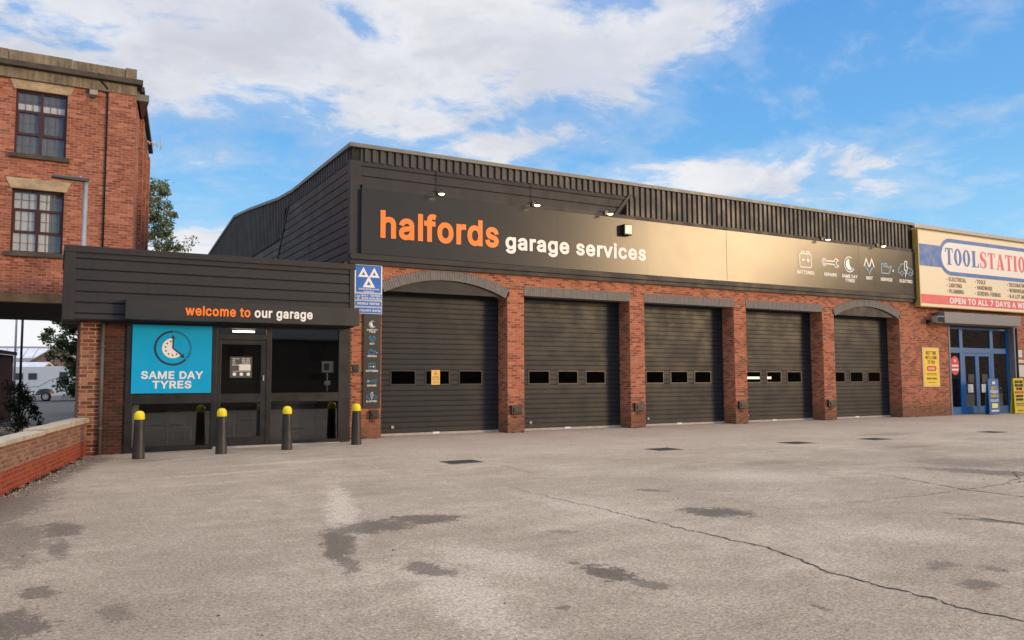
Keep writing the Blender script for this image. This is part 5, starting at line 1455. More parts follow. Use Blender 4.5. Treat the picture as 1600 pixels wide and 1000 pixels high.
for j, (a, b_, z0_, z1_) in enumerate(wins):
    fr = MB(); yw = MY + 0.12
    H = z1_ - z0_
    za = z1_ - H * 0.32; zc = z1_ - H * 0.67
    fr.box(a, a + 0.055, yw, yw + 0.07, z0_, z1_); fr.box(b_ - 0.055, b_, yw, yw + 0.07, z0_, z1_)
    fr.box(a + 0.055, b_ - 0.055, yw + 0.001, yw + 0.07, z0_, z0_ + 0.05); fr.box(a + 0.055, b_ - 0.055, yw + 0.001, yw + 0.07, z1_ - 0.05, z1_)
    m_ = (a + b_) / 2
    fr.box(m_ - 0.035, m_ + 0.035, yw - 0.002, yw + 0.07, z0_ + 0.05, z1_ - 0.05)
    for q0, q1 in ((a + 0.055, m_ - 0.035), (m_ + 0.035, b_ - 0.055)):
        fr.box(q0, q1, yw + 0.002, yw + 0.07, za - 0.035, za + 0.035); fr.box(q0, q1, yw + 0.002, yw + 0.07, zc - 0.035, zc + 0.035)
        # opening sash stands proud
        fr.box(q0, q0 + 0.04, yw - 0.012, yw + 0.05, zc + 0.035, za - 0.035); fr.box(q1 - 0.04, q1, yw - 0.012, yw + 0.05, zc + 0.035, za - 0.035)
    wf = fr.build('window', maroon, ml)
    MB().box(a + 0.05, b_ - 0.05, yw + 0.04, yw + 0.046, z0_ + 0.05, z1_ - 0.05).build('window_pane', pane_mill, wf)
    lead = MB()
    for q0, q1 in ((a + 0.055, m_ - 0.035), (m_ + 0.035, b_ - 0.055)):
        for i in (1, 2): lead.box(q0 + (q1 - q0) * i / 3 - 0.008, q0 + (q1 - q0) * i / 3 + 0.008, yw + 0.034, yw + 0.039, z0_ + 0.05, z1_ - 0.05)
        for zz_ in ((z0_ + zc) / 2 - 0.02, (za + zc) / 2, (z1_ + za) / 2): lead.box(q0, q1, yw + 0.030, yw + 0.0335, zz_ - 0.006, zz_ + 0.006)
    lead.build('glazing_bar', M('lead glazing bar', (0.10, 0.085, 0.08), 0.6), wf)
    bl = MB()
    if j % 2: bl.box(a + 0.06, m_ + 0.28, yw + 0.06, yw + 0.066, z0_ + 0.04, z1_ - 0.10)
    else: bl.box(a + 0.06, b_ - 0.06, yw + 0.06, yw + 0.066, za + 0.04, za + 0.22)
    bl.build('window_blind', blind, wf)
    MB().box(a + 0.02, b_ - 0.02, yw + 0.09, yw + 0.10, z0_ + 0.02, z1_ - 0.02).build('reflection_backing', M('grey pane reflection', (0.19, 0.19, 0.20), 0.9, var=0.15, scale=2), wf)  # added grey sheet stands in for sky reflected in the panes
    sl = MB(); sl.box(a - 0.12, b_ + 0.10, MY - 0.10, MY + 0.118, z0_ - 0.13, z0_ - 0.002); sl.build('sill', stone_dark, ml, bevel=0.01)
    lt = MB(); lt.prism([(a - 0.05, z1_ + 0.002), (b_ + 0.05, z1_ + 0.002), (b_ + 0.17, z1_ + (0.27 if j % 2 == 0 else 0.30)), (a - 0.17, z1_ + (0.27 if j % 2 == 0 else 0.30))], MY - 0.02, MY + 0.118)
    lt.build('lintel', stone_pale, ml, bevel=0.01)
mb = MB(); mb.tube([(-6.30, MY - 0.27, 10.54), (-6.2, MY - 0.12, 10.36), (-6.06, MY - 0.115, 10.2), (-6.04, MY - 0.03, 10.05), (-6.045, MY - 0.03, 8), (-6.045, MY - 0.03, 4.1)], 0.022, 8)
mb.build('cable_pipe', gap, ml)
ab = thing('alarm_box', 'small weathered alarm box high on the brick mill beside the upper window', 'alarm box', (-6.42, MY, 10.0))
MB().box(-6.52, -6.31, MY - 0.12, MY, 9.94, 10.09).build('casing', M('dirty casing', (0.33, 0.30, 0.25), 0.7, var=0.2), ab, bevel=0.01)
MB().box(-6.50, -6.36, MY - 0.10, MY, 9.86, 9.938).build('base', stone_dark, ab)
an = thing('aerial', 'small pale aerial on a bracket sticking out from the mill side wall', 'aerial', (-4.93, 5.8, 9.1))
mb = MB(); mb.tube([(-5.07, 5.8, 8.98), (-4.80, 5.8, 8.98), (-4.79, 5.8, 9.26)], 0.022, 8); mb.build('bracket', galv, an)
mb = MB(); mb.tube([(-4.82, 5.8, 9.22), (-4.36, 5.8, 9.16)], 0.014, 6)
for x_, h_ in ((-4.74, 0.05), (-4.62, 0.09), (-4.52, 0.11), (-4.40, 0.16)): mb.tube([(x_, 5.8, 9.19 - h_), (x_, 5.8, 9.19 + h_)], 0.016, 6)
mb.build('antenna', M('pale metal', (0.55, 0.52, 0.48), 0.5), an)

# street lamp behind the canopy
sl = thing('street_lamp', 'grey street lamp with flat dark head behind the reception canopy', 'street lamp', (-6.56, 3.0, gz(-6.5)))
mb = MB(); mb.tube([(-6.56, 3.0, -0.1), (-6.56, 3.0, 1.2), (-6.56, 3.0, 7.10)], [0.09, 0.075, 0.062], 14); mb.build('pole', galv, sl)
mb = MB()
mb.add([(-7.40, 2.86, 7.14), (-6.50, 2.90, 7.10), (-6.50, 3.10, 7.10), (-7.40, 3.14, 7.14), (-7.38, 2.90, 7.21), (-6.46, 2.92, 7.20), (-6.46, 3.08, 7.20), (-7.38, 3.10, 7.21)], [(0, 3, 2, 1), (4, 5, 6, 7), (0, 1, 5, 4), (1, 2, 6, 5), (2, 3, 7, 6), (3, 0, 4, 7)])
mb.build('lamp_head', lamp_dark, sl, bevel=0.015)
MB().tube([(-6.7, 3.0, 7.2), (-6.7, 3.0, 7.25)], 0.03, 8).build('sensor', galv, sl)


# ------------------------------------------------------------------ trees
def leaf_cloud(mb, c, rad, n, size, rnd, flat=0.8, droop=0.0):
    for _ in range(n):
        while True:
            p_ = Vector((rnd.uniform(-1, 1), rnd.uniform(-1, 1), rnd.uniform(-1, 1)))
            if p_.length < 1: break
        p_ = Vector((c[0] + p_.x * rad, c[1] + p_.y * rad, c[2] + p_.z * rad * flat))
        d = Vector((rnd.gauss(0, 1), rnd.gauss(0, 1), rnd.gauss(0, 0.6) - droop)).normalized()
        s_ = d.cross(Vector((rnd.gauss(0, 1), rnd.gauss(0, 1), rnd.gauss(0, 1)))).normalized()
        L_ = size * rnd.uniform(0.6, 1.3); W_ = L_ * 0.33
        up_ = d.cross(s_) * L_ * 0.12
        mb.add([p_, p_ + d * L_ * 0.5 + s_ * W_ + up_, p_ + d * L_, p_ + d * L_ * 0.5 - s_ * W_ + up_], [(0, 1, 2, 3)])


def tree(name, label, cat, loc, h, crown, leafm, seed, nlimb=14, leafn=60, leaf=0.16, clump=0.55, group=None, r0=0.16, low=0.35, droop=0.0):
    rnd = random.Random(seed)
    t_ = thing(name, label, cat, loc, 0, group)
    tr = MB(); cr = MB()
    top = Vector((rnd.uniform(-.3, .3), rnd.uniform(-.3, .3), h * 0.92))
    pts = [Vector((0, 0, -0.1)), Vector((rnd.uniform(-.1, .1), 0, h * 0.3)), Vector((top.x * 0.4, top.y * 0.4, h * 0.6)), top]
    tr.tube(pts, [r0, r0 * 0.8, r0 * 0.45, 0.02], 9)
    for k_ in range(nlimb):
        f_ = low + (1 - low) * (k_ + rnd.random()) / nlimb
        z_ = h * f_ * 0.92
        base_ = pts[1].lerp(pts[2], (f_ - 0.3) / 0.3) if f_ < 0.6 else pts[2].lerp(pts[3], min(1, (f_ - 0.6) / 0.4))
        if f_ < 0.3: base_ = pts[0].lerp(pts[1], f_ / 0.3)
        an_ = k_ * 2.4 + rnd.uniform(-.4, .4)
        prof_ = math.sin(math.pi * min(1, max(0.08, (f_ - low * 0.7) / (1.06 - low * 0.7)))) ** 0.7
        L_ = crown * prof_ * rnd.uniform(0.65, 1.1)
        tip = base_ + Vector((math.cos(an_) * L_, math.sin(an_) * L_, L_ * rnd.uniform(0.15, 0.6)))
        midp = base_.lerp(tip, 0.5) + Vector((0, 0, L_ * 0.12))
        rr_ = r0 * 0.32 * (1.2 - f_)
        tr.tube([base_, midp, tip], [rr_, rr_ * 0.6, 0.008], 5, cap=False)
        for j_ in range(3 + int(L_ * 1.6)):
            q_ = rnd.uniform(0.35, 1.08)
            c_ = base_.lerp(tip, q_) + Vector((rnd.gauss(0, .22), rnd.gauss(0, .22), rnd.gauss(0, .2) - droop * 0.3)) * clump * 1.3
            leaf_cloud(cr, c_, clump * rnd.uniform(0.45, 1.1), int(leafn * rnd.uniform(0.5, 1.2)), leaf, rnd, 0.85, droop)
    tr.build('trunk', bark, t_, local=True)
    cr.build('crown', leafm, t_, local=True)
    return t_


tree('birch_tree', 'grey green birch tree rising between the mill and the dark cladding', 'tree', (-2.75, 31.5, 0.1), 14.6, 2.9, leaf_birch, 11, 44, 60, 0.17, 0.42, low=0.34, droop=0.5)
tree('lime_tree', 'dark green tree at the right edge of the passage beside the reception', 'tree', (-5.95, 24.0, 0.1), 6.4, 1.65, leaf_dark, 5, 34, 110, 0.15, 0.42, low=0.10)
iv = thing('ivy_bush', 'dark climbing ivy bush by the shed seen through the passage', 'bush', (-8.05, 9.6, 0.0))
rnd = random.Random(21); cr = MB(); st = MB()
for k_ in range(44):
    c_ = Vector((rnd.gauss(-0.05, 0.24), rnd.gauss(0, 0.2), rnd.uniform(0.1, 1.5)))
    leaf_cloud(cr, c_, 0.2, 60, 0.075, rnd, 1.0)
for k_ in range(5):
    leaf_cloud(cr, (0.30 + 0.1 * k_ * 0.6, 0, 0.75 - 0.12 * k_), 0.14, 30, 0.11, rnd)
for k_ in range(6):
    st.tube([(rnd.uniform(-.2, .2), 0, -0.05), (rnd.uniform(-.25, .25), 0, 0.7), (rnd.uniform(-.3, .4), 0, 1.4)], [0.02, 0.014, 0.005], 5)
cr.build('foliage', leaf_ivy, iv, local=True); st.build('stem', bark, iv, local=True)

# ------------------------------------------------------------------ things beyond the passage
sh = thing('shed', 'dark brown timber shed at the far side of the passage', 'shed', (-10.2, 15.4, 0))
plank = M('creosoted plank', (0.095, 0.055, 0.040), 0.8, var=0.35, scale=3, streak=0.6)
mb = MB()
P0 = Vector((-9.6, 13.2, 0)); P1 = Vector((-8.62, 17.4, 0))
dv = (P1 - P0).normalized(); nv = Vector((dv.y, -dv.x, 0)); L_ = (P1 - P0).length
k_ = 0.0
while k_ < L_ - 0.01:
    w_ = min(0.155, L_ - k_)
    a_ = P0 + dv * k_; b2 = P0 + dv * (k_ + w_ - 0.012)
    o_ = -nv * 0.04
    vs = [a_, b2, b2 + o_, a_ + o_]
    mb.add([(v.x, v.y, 0.0) for v in vs] + [(v.x, v.y, 2.72) for v in vs], [(0, 3, 2, 1), (4, 5, 6, 7), (0, 1, 5, 4), (1, 2, 6, 5), (2, 3, 7, 6), (3, 0, 4, 7)])
    k_ += 0.155
mb.add([(P0.x - 0.05, P0.y, 0), (P1.x - 0.05, P1.y, 0), (P1.x - 3.2, P1.y, 0), (P0.x - 3.2, P0.y, 0), (P0.x - 0.05, P0.y, 2.7), (P1.x - 0.05, P1.y, 2.7), (P1.x - 3.2, P1.y, 3.27), (P0.x - 3.2, P0.y, 3.27)], [(0, 3, 2, 1), (4, 5, 6, 7), (0, 1, 5, 4), (1, 2, 6, 5), (2, 3, 7, 6), (3, 0, 4, 7)])
mb.build('plank_wall', plank, sh)
mb = MB()
mb.add([(P0.x + 0.12, P0.y - 0.2, 2.72), (P1.x + 0.12, P1.y + 0.2, 2.72), (P1.x - 3.3, P1.y + 0.2, 3.3), (P0.x - 3.3, P0.y - 0.2, 3.3), (P0.x + 0.12, P0.y - 0.2, 2.86), (P1.x + 0.12, P1.y + 0.2, 2.86), (P1.x - 3.3, P1.y + 0.2, 3.42), (P0.x - 3.3, P0.y - 0.2, 3.42)], [(0, 3, 2, 1), (4, 5, 6, 7), (0, 1, 5, 4), (1, 2, 6, 5), (2, 3, 7, 6), (3, 0, 4, 7)])
mb.build('roof', M('roofing felt', (0.04, 0.036, 0.035), 0.9, var=0.2), sh)
pk = MB(); pk.tube([(-8.42, 19.8, 0.0), (-8.42, 19.8, 5.6)], 0.05, 8)
tag(pk.build('pole', black_metal), 'thin black pole seen through the passage in front of the motorhome', 'pole')
pk = thing('lamp_post', 'thin pale grey lamp post in the lane beyond the passage', 'lamp post', (-9.15, 34, 0.2))
MB().tube([(-9.15, 34, 0.0), (-9.15, 34, 7.0)], [0.075, 0.05], 8).build('pole', galv, pk)
MB().box(-9.7, -9.1, 33.9, 34.1, 7.0, 7.1).build('lamp_head', galv, pk)

# motorhome, side on
mh = thing('motorhome', 'white motorhome parked side on in the lane beyond the passage', 'motorhome', (-7.6, 44.9, gz(-7.6, 45)))
ux = Vector((math.cos(R(-29.3)), math.sin(R(-29.3)), 0)); uy = Vector((-ux.y, ux.x, 0))
mh.rotation_euler = (0, 0, R(-24))
G0 = 0.0
white_paint = M('white bodywork', (0.86, 0.85, 0.83), 0.35, var=0.05, scale=1.5)
glass_dark = M('dark vehicle glass', (0.03, 0.033, 0.036), 0.1, var=0.1)
mb = MB()
mb.prism([(-5.4, 0.42), (-0.66, 0.42), (-0.60, 0.66), (-0.42, 0.84), (0.0, 0.90), (0.42, 0.84), (0.60, 0.66), (0.66, 0.42), (2.2, 0.50), (2.55, 0.62), (2.62, 1.1), (2.35, 1.35), (1.95, 2.0), (2.2, 2.25), (2.15, 2.40), (1.4, 2.48), (-5.3, 2.48), (-5.45, 2.38)], 0.0, 2.1)
mb.build('body', white_paint, mh, local=True, bevel=0.03)
for x0, x1, z0_, z1_ in ((-2.15, -1.55, 1.55, 2.02), (-1.2, -0.6, 1.55, 2.02), (-3.6, -2.7, 1.5, 2.05), (0.9, 1.5, 1.65, 2.1)):
    m_ = MB(); m_.box(x0, x1, -0.03, 0.0, z0_, z1_); wq = m_.build('window', M('grey rubber', (0.16, 0.16, 0.16), 0.6), mh, local=True, bevel=0.02)
    MB().box(x0 + 0.05, x1 - 0.05, -0.036, -0.0305, z0_ + 0.05, z1_ - 0.05).build('window_pane', glass_dark, wq, local=True)
m_ = MB(); m_.ribbon([(-2.4, 0.98), (-0.5, 1.05), (0.3, 1.5), (0.9, 1.72), (1.7, 1.74)], 0.045, -0.006, -0.0005); m_.ribbon([(-2.4, 0.72), (-0.7, 0.72)], 0.09, -0.006, -0.0005); m_.ribbon([(0.7, 0.72), (2.5, 0.76)], 0.09, -0.006, -0.0005)
m_.build('side_stripe', M('grey stripe', (0.28, 0.28, 0.28), 0.5), mh, local=True)
m_ = MB(); m_.ribbon([(0.9, 1.0), (1.7, 1.05), (1.72, 1.4), (0.95, 1.42)], 0.02, -0.006, -0.0005, True); m_.build('locker_door', M('grey stripe', (0.28, 0.28, 0.28), 0.5), mh, local=True)


def wheel(x_):
    wl = MB()
    pr_ = [(0.12, 0.20), (0.30, 0.20), (0.335, 0.16), (0.335, 0.03), (0.30, 0.0), (0.20, 0.0)]
    n_ = 24; vs = []
    for r_, y_ in pr_:
        for i_ in range(n_): vs.append((x_ + r_ * math.cos(2 * math.pi * i_ / n_), y_ + 0.02, 0.335 + r_ * math.sin(2 * math.pi * i_ / n_)))
    wl.add(vs, [(i_ * n_ + k2, i_ * n_ + (k2 + 1) % n_, (i_ + 1) * n_ + (k2 + 1) % n_, (i_ + 1) * n_ + k2) for i_ in range(len(pr_) - 1) for k2 in range(n_)], True)
    wq = wl.build('wheel', M('tyre rubber', (0.02, 0.02, 0.02), 0.8), mh, local=True)
    rm = MB(); rm.disc(x_, 0.335, 0.20, 0.025, 0.08, 20); rm.cur = 1
    for k2 in range(6):
        a2 = k2 * math.pi / 3; rm.disc(x_ + 0.125 * math.cos(a2), 0.335 + 0.125 * math.sin(a2), 0.035, 0.018, 0.0249, 10)
    rm.build('rim', [M('wheel trim', (0.5, 0.5, 0.5), 0.4), gap], wq, local=True)


wheel(0.0); wheel(-3.7)
pf = thing('picket_fence', 'pale low picket fence behind the motorhome wheel', 'fence', (-5.5, 47.5, gz(-5.5, 47.5)))
mb = MB()
for i in range(26): mb.box(-1.2 + i * 0.16, -1.2 + i * 0.16 + 0.10, 0, 0.03, 0.02, 0.85 + 0.02 * (i % 3))
mb.build('picket', M('pale timber', (0.5, 0.46, 0.42), 0.8), pf, local=True)
mb = MB(); mb.box(-1.2, 2.9, 0.031, 0.07, 0.2, 0.28); mb.box(-1.2, 2.9, 0.031, 0.07, 0.6, 0.68); mb.build('rail', M('pale timber', (0.5, 0.46, 0.42), 0.8), pf, local=True)
pf.rotation_euler.z = R(-26)

slate = M('grey slate', (0.20, 0.19, 0.18), 0.7, var=0.2, scale=4)
bright_roof = M('pale roof sheet', (0.55, 0.60, 0.72), 0.35, var=0.2, scale=1.2)


def house(name, label, loc, rz, w_, d_, eh, rh_, roofm, wallm, skylight=False, win=True, gable_front=False):
    h_ = thing(name, label, 'house', loc, rz)
    mb = MB()
    if gable_front:
        mb.prism([(-w_ / 2, -0.3), (w_ / 2, -0.3), (w_ / 2, eh), (0, eh + rh_), (-w_ / 2, eh)], 0, d_)
    else:
        mb.prism([(0, -0.3), (d_, -0.3), (d_, eh), (d_ / 2, eh + rh_), (0, eh)], -w_ / 2, w_ / 2, axis='X')
    mb.build('wall', wallm, h_, local=True)
    mb = MB()
    o = 0.25; tk = 0.14
    if gable_front:
        sl_ = rh_ / (w_ / 2)
        mb.prism([(-w_ / 2 - o, eh - o * sl_ + 0.01), (0, eh + rh_ + 0.01), (w_ / 2 + o, eh - o * sl_ + 0.01), (w_ / 2 + o, eh - o * sl_ + tk), (0, eh + rh_ + tk), (-w_ / 2 - o, eh - o * sl_ + tk)], -0.2, d_ + 0.2)
    else:
        sl_ = rh_ / (d_ / 2)
        mb.prism([(-o, eh - o * sl_ + 0.01), (d_ / 2, eh + rh_ + 0.01), (d_ + o, eh - o * sl_ + 0.01), (d_ + o, eh - o * sl_ + tk), (d_ / 2, eh + rh_ + tk), (-o, eh - o * sl_ + tk)], -w_ / 2 - 0.2, w_ / 2 + 0.2, axis='X')
    rf = mb.build('roof', roofm, h_, local=True)
    if gable_front: win = True
    mb = MB(); cx_ = w_ * 0.3; cy_ = d_ / 2
    mb.box(cx_ - 0.3, cx_ + 0.3, cy_ - 0.4, cy_ + 0.4, eh + rh_ * 0.5, eh + rh_ + 1.0)
    if win and not gable_front: mb.build('chimney', brick_dull, rf, local=True)
    if skylight:
        mb = MB()
        for i in range(8):
            xa = -w_ * 0.22 + i * w_ * 0.065
            y0_, y1_ = d_ * 0.10, d_ * 0.42
            z0_, z1_ = eh + y0_ * sl_ + tk + 0.05, eh + y1_ * sl_ + tk + 0.05
            mb.add([(xa, y0_, z0_), (xa + w_ * 0.06, y0_, z0_), (xa + w_ * 0.06, y1_, z1_), (xa, y1_, z1_), (xa, y0_, z0_ - 0.05), (xa + w_ * 0.06, y0_, z0_ - 0.05), (xa + w_ * 0.06, y1_, z1_ - 0.05), (xa, y1_, z1_ - 0.05)], [(0, 1, 2, 3), (4, 7, 6, 5), (0, 4, 5, 1), (3, 2, 6, 7), (0, 3, 7, 4), (1, 5, 6, 2)])
        mb.build('roof_panel', bright_roof, rf, local=True)
    if win:
        spots = [(-0.4, eh - 1.1)] if gable_front else [(sx * w_ * 0.28, z_) for sx in (-1, 1) for z_ in ((1.0, 3.6) if eh > 4 else (1.0,))]
        for x_, z_ in spots:
            wq = MB().box(x_ - 0.55, x_ + 0.55, -0.05, 0.02, z_, z_ + 1.3).build('window', M('white frame', (0.5, 0.5, 0.48), 0.5) if not gable_front else M('grey shutter', (0.07, 0.07, 0.075), 0.6), h_, local=True)
            if not gable_front: MB().box(x_ - 0.47, x_ + 0.47, -0.06, -0.051, z_ + 0.08, z_ + 1.22).build('window_pane', glass_dark, wq, local=True)
        if not gable_front:
            dq = MB().box(-0.5, 0.5, -0.05, 0.02, 0.0, 2.1).build('door', M('house door', (0.05, 0.06, 0.05), 0.5), h_, local=True)
    return h_


house('gable_house', 'brown brick gable end with dark shutter behind the motorhome', (-6.95, 73, gz(-7, 73)), R(-29), 6.4, 9, 2.7, 1.85, slate, brick_dull, gable_front=True)
house('long_house', 'long low house with bright panels on its grey roof beyond the motorhome', (-10.0, 84, gz(-7, 84)), R(-14), 16, 7, 3.1, 1.8, slate, brick_dull, skylight=True)
house('low_house', 'low roof with one bright slope at the left end of the lane', (-10.6, 66, gz(-7, 66)), R(-20), 4.0, 6, 2.0, 0.9, bright_roof, brick_dull, win=False)

# the far side of the street, behind the camera (it shows in the glass)
mb = MB(); mb.add([(-120, -52, 0.006), (160, -52, 0.006), (160, -30, 0.006), (-120, -30, 0.006)], [(0, 1, 2, 3)])
structure(mb.build('street', M('back lane asphalt', (0.085, 0.082, 0.08), 0.9)))
hg = thing('hedge', 'clipped dark hedge along the street behind the camera', 'hedge', (-2, -27.5, -0.05))
MB().box(-14, 14, -0.3, 0.3, 0.0, 1.75).build('branch_core', bark, hg, local=True)
cr = MB(); rnd = random.Random(31)
for k_ in range(90):
    leaf_cloud(cr, (-14 + 28 * k_ / 89, rnd.uniform(-.2, .2), rnd.uniform(0.3, 1.75)), 0.5, 70, 0.14, rnd, 1.0)
cr.build('foliage', leaf_dark, hg, local=True)
tr_ = thing('brick_terrace', 'long brick terrace across the street behind the camera', 'houses', (20, -62, -0.05), R(180))
mb = MB(); mb.prism([(0, -0.3), (8, -0.3), (8, 6.0), (4, 9.0), (0, 6.0)], -95, 50, axis='X'); mb.build('wall', M('sooty terrace brick', (0.09, 0.06, 0.045), 0.9, var=0.2), tr_, local=True)
mb = MB(); mb.prism([(-0.3, 5.82), (4, 9.01), (8.3, 5.82), (8.3, 5.98), (4, 9.17), (-0.3, 5.98)], -95.3, 50.3, axis='X'); mb.build('roof', slate, tr_, local=True)
for i in range(18):
    for z_ in (1.0, 3.7):
        MB().box(-93 + i * 8, -91.6 + i * 8, -0.03, 0.02, z_, z_ + 1.4).build('window', glass_dark, tr_, local=True)
wh = thing('brick_warehouse', 'tall brick warehouse across the street behind the camera to the right', 'warehouse', (146, -72, 0), R(180))
mb = MB(); mb.box(-32, 32, 0, 20, -0.3, 23); mb.build('wall', brick_dull, wh, local=True)
mb = MB(); mb.box(-32.3, 32.3, -0.3, 20.3, 23, 23.6); mb.build('roof', slate, wh, local=True)

# ------------------------------------------------------------------ neighbouring store
st = thing('store_building', 'brick trade store with blue glazed doors next to the garage', 'shop', (GX1, 0, 0))
DX0, DX1, DZ = 27.42, 32.62, 4.02
mb = MB()
mb.box(GX1 + 0.001, DX0, 0.045, 0.7, -0.15, 5.0); mb.box(DX1, 40, 0.045, 0.7, -0.15, 5.0); mb.box(DX0, DX1, 0.045, 0.7, DZ, 5.0)
mb.box(39.7, 40, 0.7, 36, -0.1, 7)
mb.build('brick_wall', brick_garage, st)
mb = MB(); ribs(mb, GX1 + 0.01, 40, 5.0, 8.16, 0.02, 0.235, 0.05)
mb.build('ribbed_sheeting', sheet_pale, st)
mb = MB(); mb.box(GX1 + 0.01, 40, 0.03, 0.1, 5.0, 8.16); mb.build('sheeting_backing', dark_room, st)
mb = MB(); mb.box(GX1 + 0.002, 40, -0.12, 0.14, 8.162, 8.33); mb.build('roof_trim', trim_pale, st, bevel=0.01)
mb = MB(); mb.add([(GX1 + 0.01, y_, z_ + 0.03) for y_, z_ in prof_roof] + [(40, y_, z_ + 0.03) for y_, z_ in prof_roof], [(i_, i_ + 1, n0 + i_ + 1, n0 + i_) for n0 in (len(prof_roof),) for i_ in range(n0 - 1)])
mb.build('roof', trim, st)
mb = MB(); mb.box(26.45, 32.30, -0.47, 0.043, 4.02, 4.52); mb.build('shutter_box', shutter, st, bevel=0.03)
for a, b_ in ((DX0 + 0.001, DX0 + 0.12), (DX1 - 0.12, DX1 - 0.001)): MB().box(a, b_, 0.02, 0.30, 0.0, 4.015).build('shutter_rail', shutter, st)
# blue frame and doors
F0, F1 = 0.30, 0.40
mb = MB()
X0 = DX0 + 0.13; X4 = DX1 - 0.13
ms_ = [(X0, X0 + 0.12), (28.66, 28.90), (31.02, 31.26), (X4 - 0.12, X4)]
for a, b_ in ms_: mb.box(a, b_, F0, F1, 0.0, 3.95)
for (a, b_), (c_, d_) in zip(ms_, ms_[1:]):
    mb.box(b_, c_, F0 + 0.003, F1, 2.78, 3.02); mb.box(b_, c_, F0 + 0.003, F1, 3.86, 3.95)
mb.box(X0 + 0.12, 28.66, F0 + 0.003, F1, 0.0, 0.34); mb.box(31.26, X4 - 0.12, F0 + 0.003, F1, 0.0, 0.34)
fr = mb.build('door_frame', shop_blue, st, bevel=0.006)
for a, b_, z0_, z1_ in ((X0 + 0.12, 28.66, 0.34, 2.78), (31.26, X4 - 0.12, 0.34, 2.78), (X0 + 0.12, 28.66, 3.02, 3.86), (28.90, 31.02, 3.02, 3.86), (31.26, X4 - 0.12, 3.02, 3.86)):
    MB().box(a, b_, 0.345, 0.351, z0_, z1_).build('glass_pane', pane_store, fr)
for a, b_ in ((28.905, 29.955), (29.965, 31.015)):
    mb = MB()
    mb.box(a, a + 0.13, F0 + 0.008, F1 - 0.01, 0.03, 2.77); mb.box(b_ - 0.13, b_, F0 + 0.008, F1 - 0.01, 0.03, 2.77)
    mb.box(a + 0.13, b_ - 0.13, F0 + 0.011, F1 - 0.01, 0.03, 0.36); mb.box(a + 0.13, b_ - 0.13, F0 + 0.011, F1 - 0.01, 2.64, 2.77)
    d_ = mb.build('door', shop_blue, st, bevel=0.006)
    MB().box(a + 0.13, b_ - 0.13, 0.345, 0.351, 0.36, 2.64).build('glass_pane', pane_store, d_)
    MB().box(a + 0.30, a + 0.70, 0.330, 0.335, 0.98, 1.36).build('sticker', paper, d_)
    MB().box(a + 0.36, a + 0.80, 0.3301, 0.335, 1.42, 1.82).build('sticker', print_black, d_)
# inside of the store
mb = MB(); mb.box(25.5, 39.6, 12, 12.1, 0.02, 4.4); mb.box(25.5, 25.6, 0.71, 12, 0.02, 4.4)
mb.build('interior_wall', grey_room, st)
MB().box(25.5, 39.6, 0.71, 12, 4.4, 4.5).build('ceiling', M('store ceiling', (0.6, 0.58, 0.55), 0.8), st)
MB().box(25.6, 39.6, 0.42, 12, 0.008, 0.016).build('floor', M('store floor', (0.36, 0.34, 0.32), 0.5), st)
MB().box(28.5, 33.5, 4.4, 4.6, 4.30, 4.36).build('ceiling_light', M('store tube', (0.9, 0.9, 0.9), 0.5, emit=(1, 0.96, 0.9, 6.0)), st)
ct = thing('shop_counter', 'dark display counter inside the store behind the blue doors', 'counter', (30, 4, 0))
MB().box(28.2, 31.6, 3.4, 4.2, 0.02, 1.05).build('counter_front', M('counter laminate', (0.33, 0.31, 0.29), 0.5), ct, bevel=0.01)
MB().box(28.1, 31.7, 3.35, 4.25, 1.052, 1.09).build('counter_top', dark_room, ct)
mb = MB(); rnd = random.Random(9)
for i in range(14): 
    x_ = 28.3 + i * 0.23; mb.box(x_, x_ + 0.16, 3.6, 3.9, 1.092, 1.092 + rnd.uniform(0.2, 0.6))
mb.build('display_stock', dark_room, ct)
# red round sticker sign
rs = thing('entry_sticker', 'red and white sticker sign on the left blue side window of the store', 'sign', (28.2, 0.33, 2.3))
mb = MB(); mb.prism(arc(28.28, 2.33, 0.30, 0, 180, 14) + arc(28.28, 2.08, 0.30, 180, 360, 14), 0.318, 0.322); mb.build('sticker_sheet', poster_red, rs)
mb = MB(); mb.box(28.05, 28.51, 0.313, 0.3175, 2.16, 2.24); mb.box(28.05, 28.51, 0.313, 0.3175, 1.98, 2.06); text(mb, 'IN', 0, 2.36, 0.13, 0.313, 0.3175, center=28.28); mb.build('lettering', vinyl_white, rs)
# yellow wall poster
yp = thing('wall_poster', 'yellow framed poster on the brick wall left of the store doors', 'poster', (26.05, 0.04, 1.27))
MB().box(25.50, 26.66, 0.0, 0.043, 1.26, 2.97).build('frame', M('pale frame', (0.62, 0.52, 0.35), 0.5), yp, bevel=0.008)
MB().box(25.56, 26.60, -0.006, -0.0005, 1.32, 2.91).build('poster_sheet', poster_yellow, yp)
mb = MB()
text(mb, 'NEXT TIME', 0, 2.66, 0.15, -0.009, -0.0065, x1=0.72, center=26.08); text(mb, "WE'LL COME", 0, 2.46, 0.15, -0.009, -0.0065, x1=0.80, center=26.08); text(mb, 'TO YOU', 0, 2.26, 0.15, -0.009, -0.0065, x1=0.50, center=26.08)
for z_, w_ in ((1.83, 0.68), (1.77, 0.68), (1.45, 0.5)): mb.box(26.08 - w_ / 2, 26.08 + w_ / 2, -0.009, -0.0065, z_, z_ + 0.022)
text(mb, 'ORDER ONLINE', 0, 1.58, 0.09, -0.009, -0.0065, x1=0.7, center=26.08)
mb.build('lettering', print_black, yp)
mb = MB(); mb.prism(arc(25.86, 2.06, 0.11, 90, 270, 10) + arc(26.32, 2.06, 0.11, 270, 450, 10), -0.009, -0.0065); mb.build('red_badge', poster_red, yp)
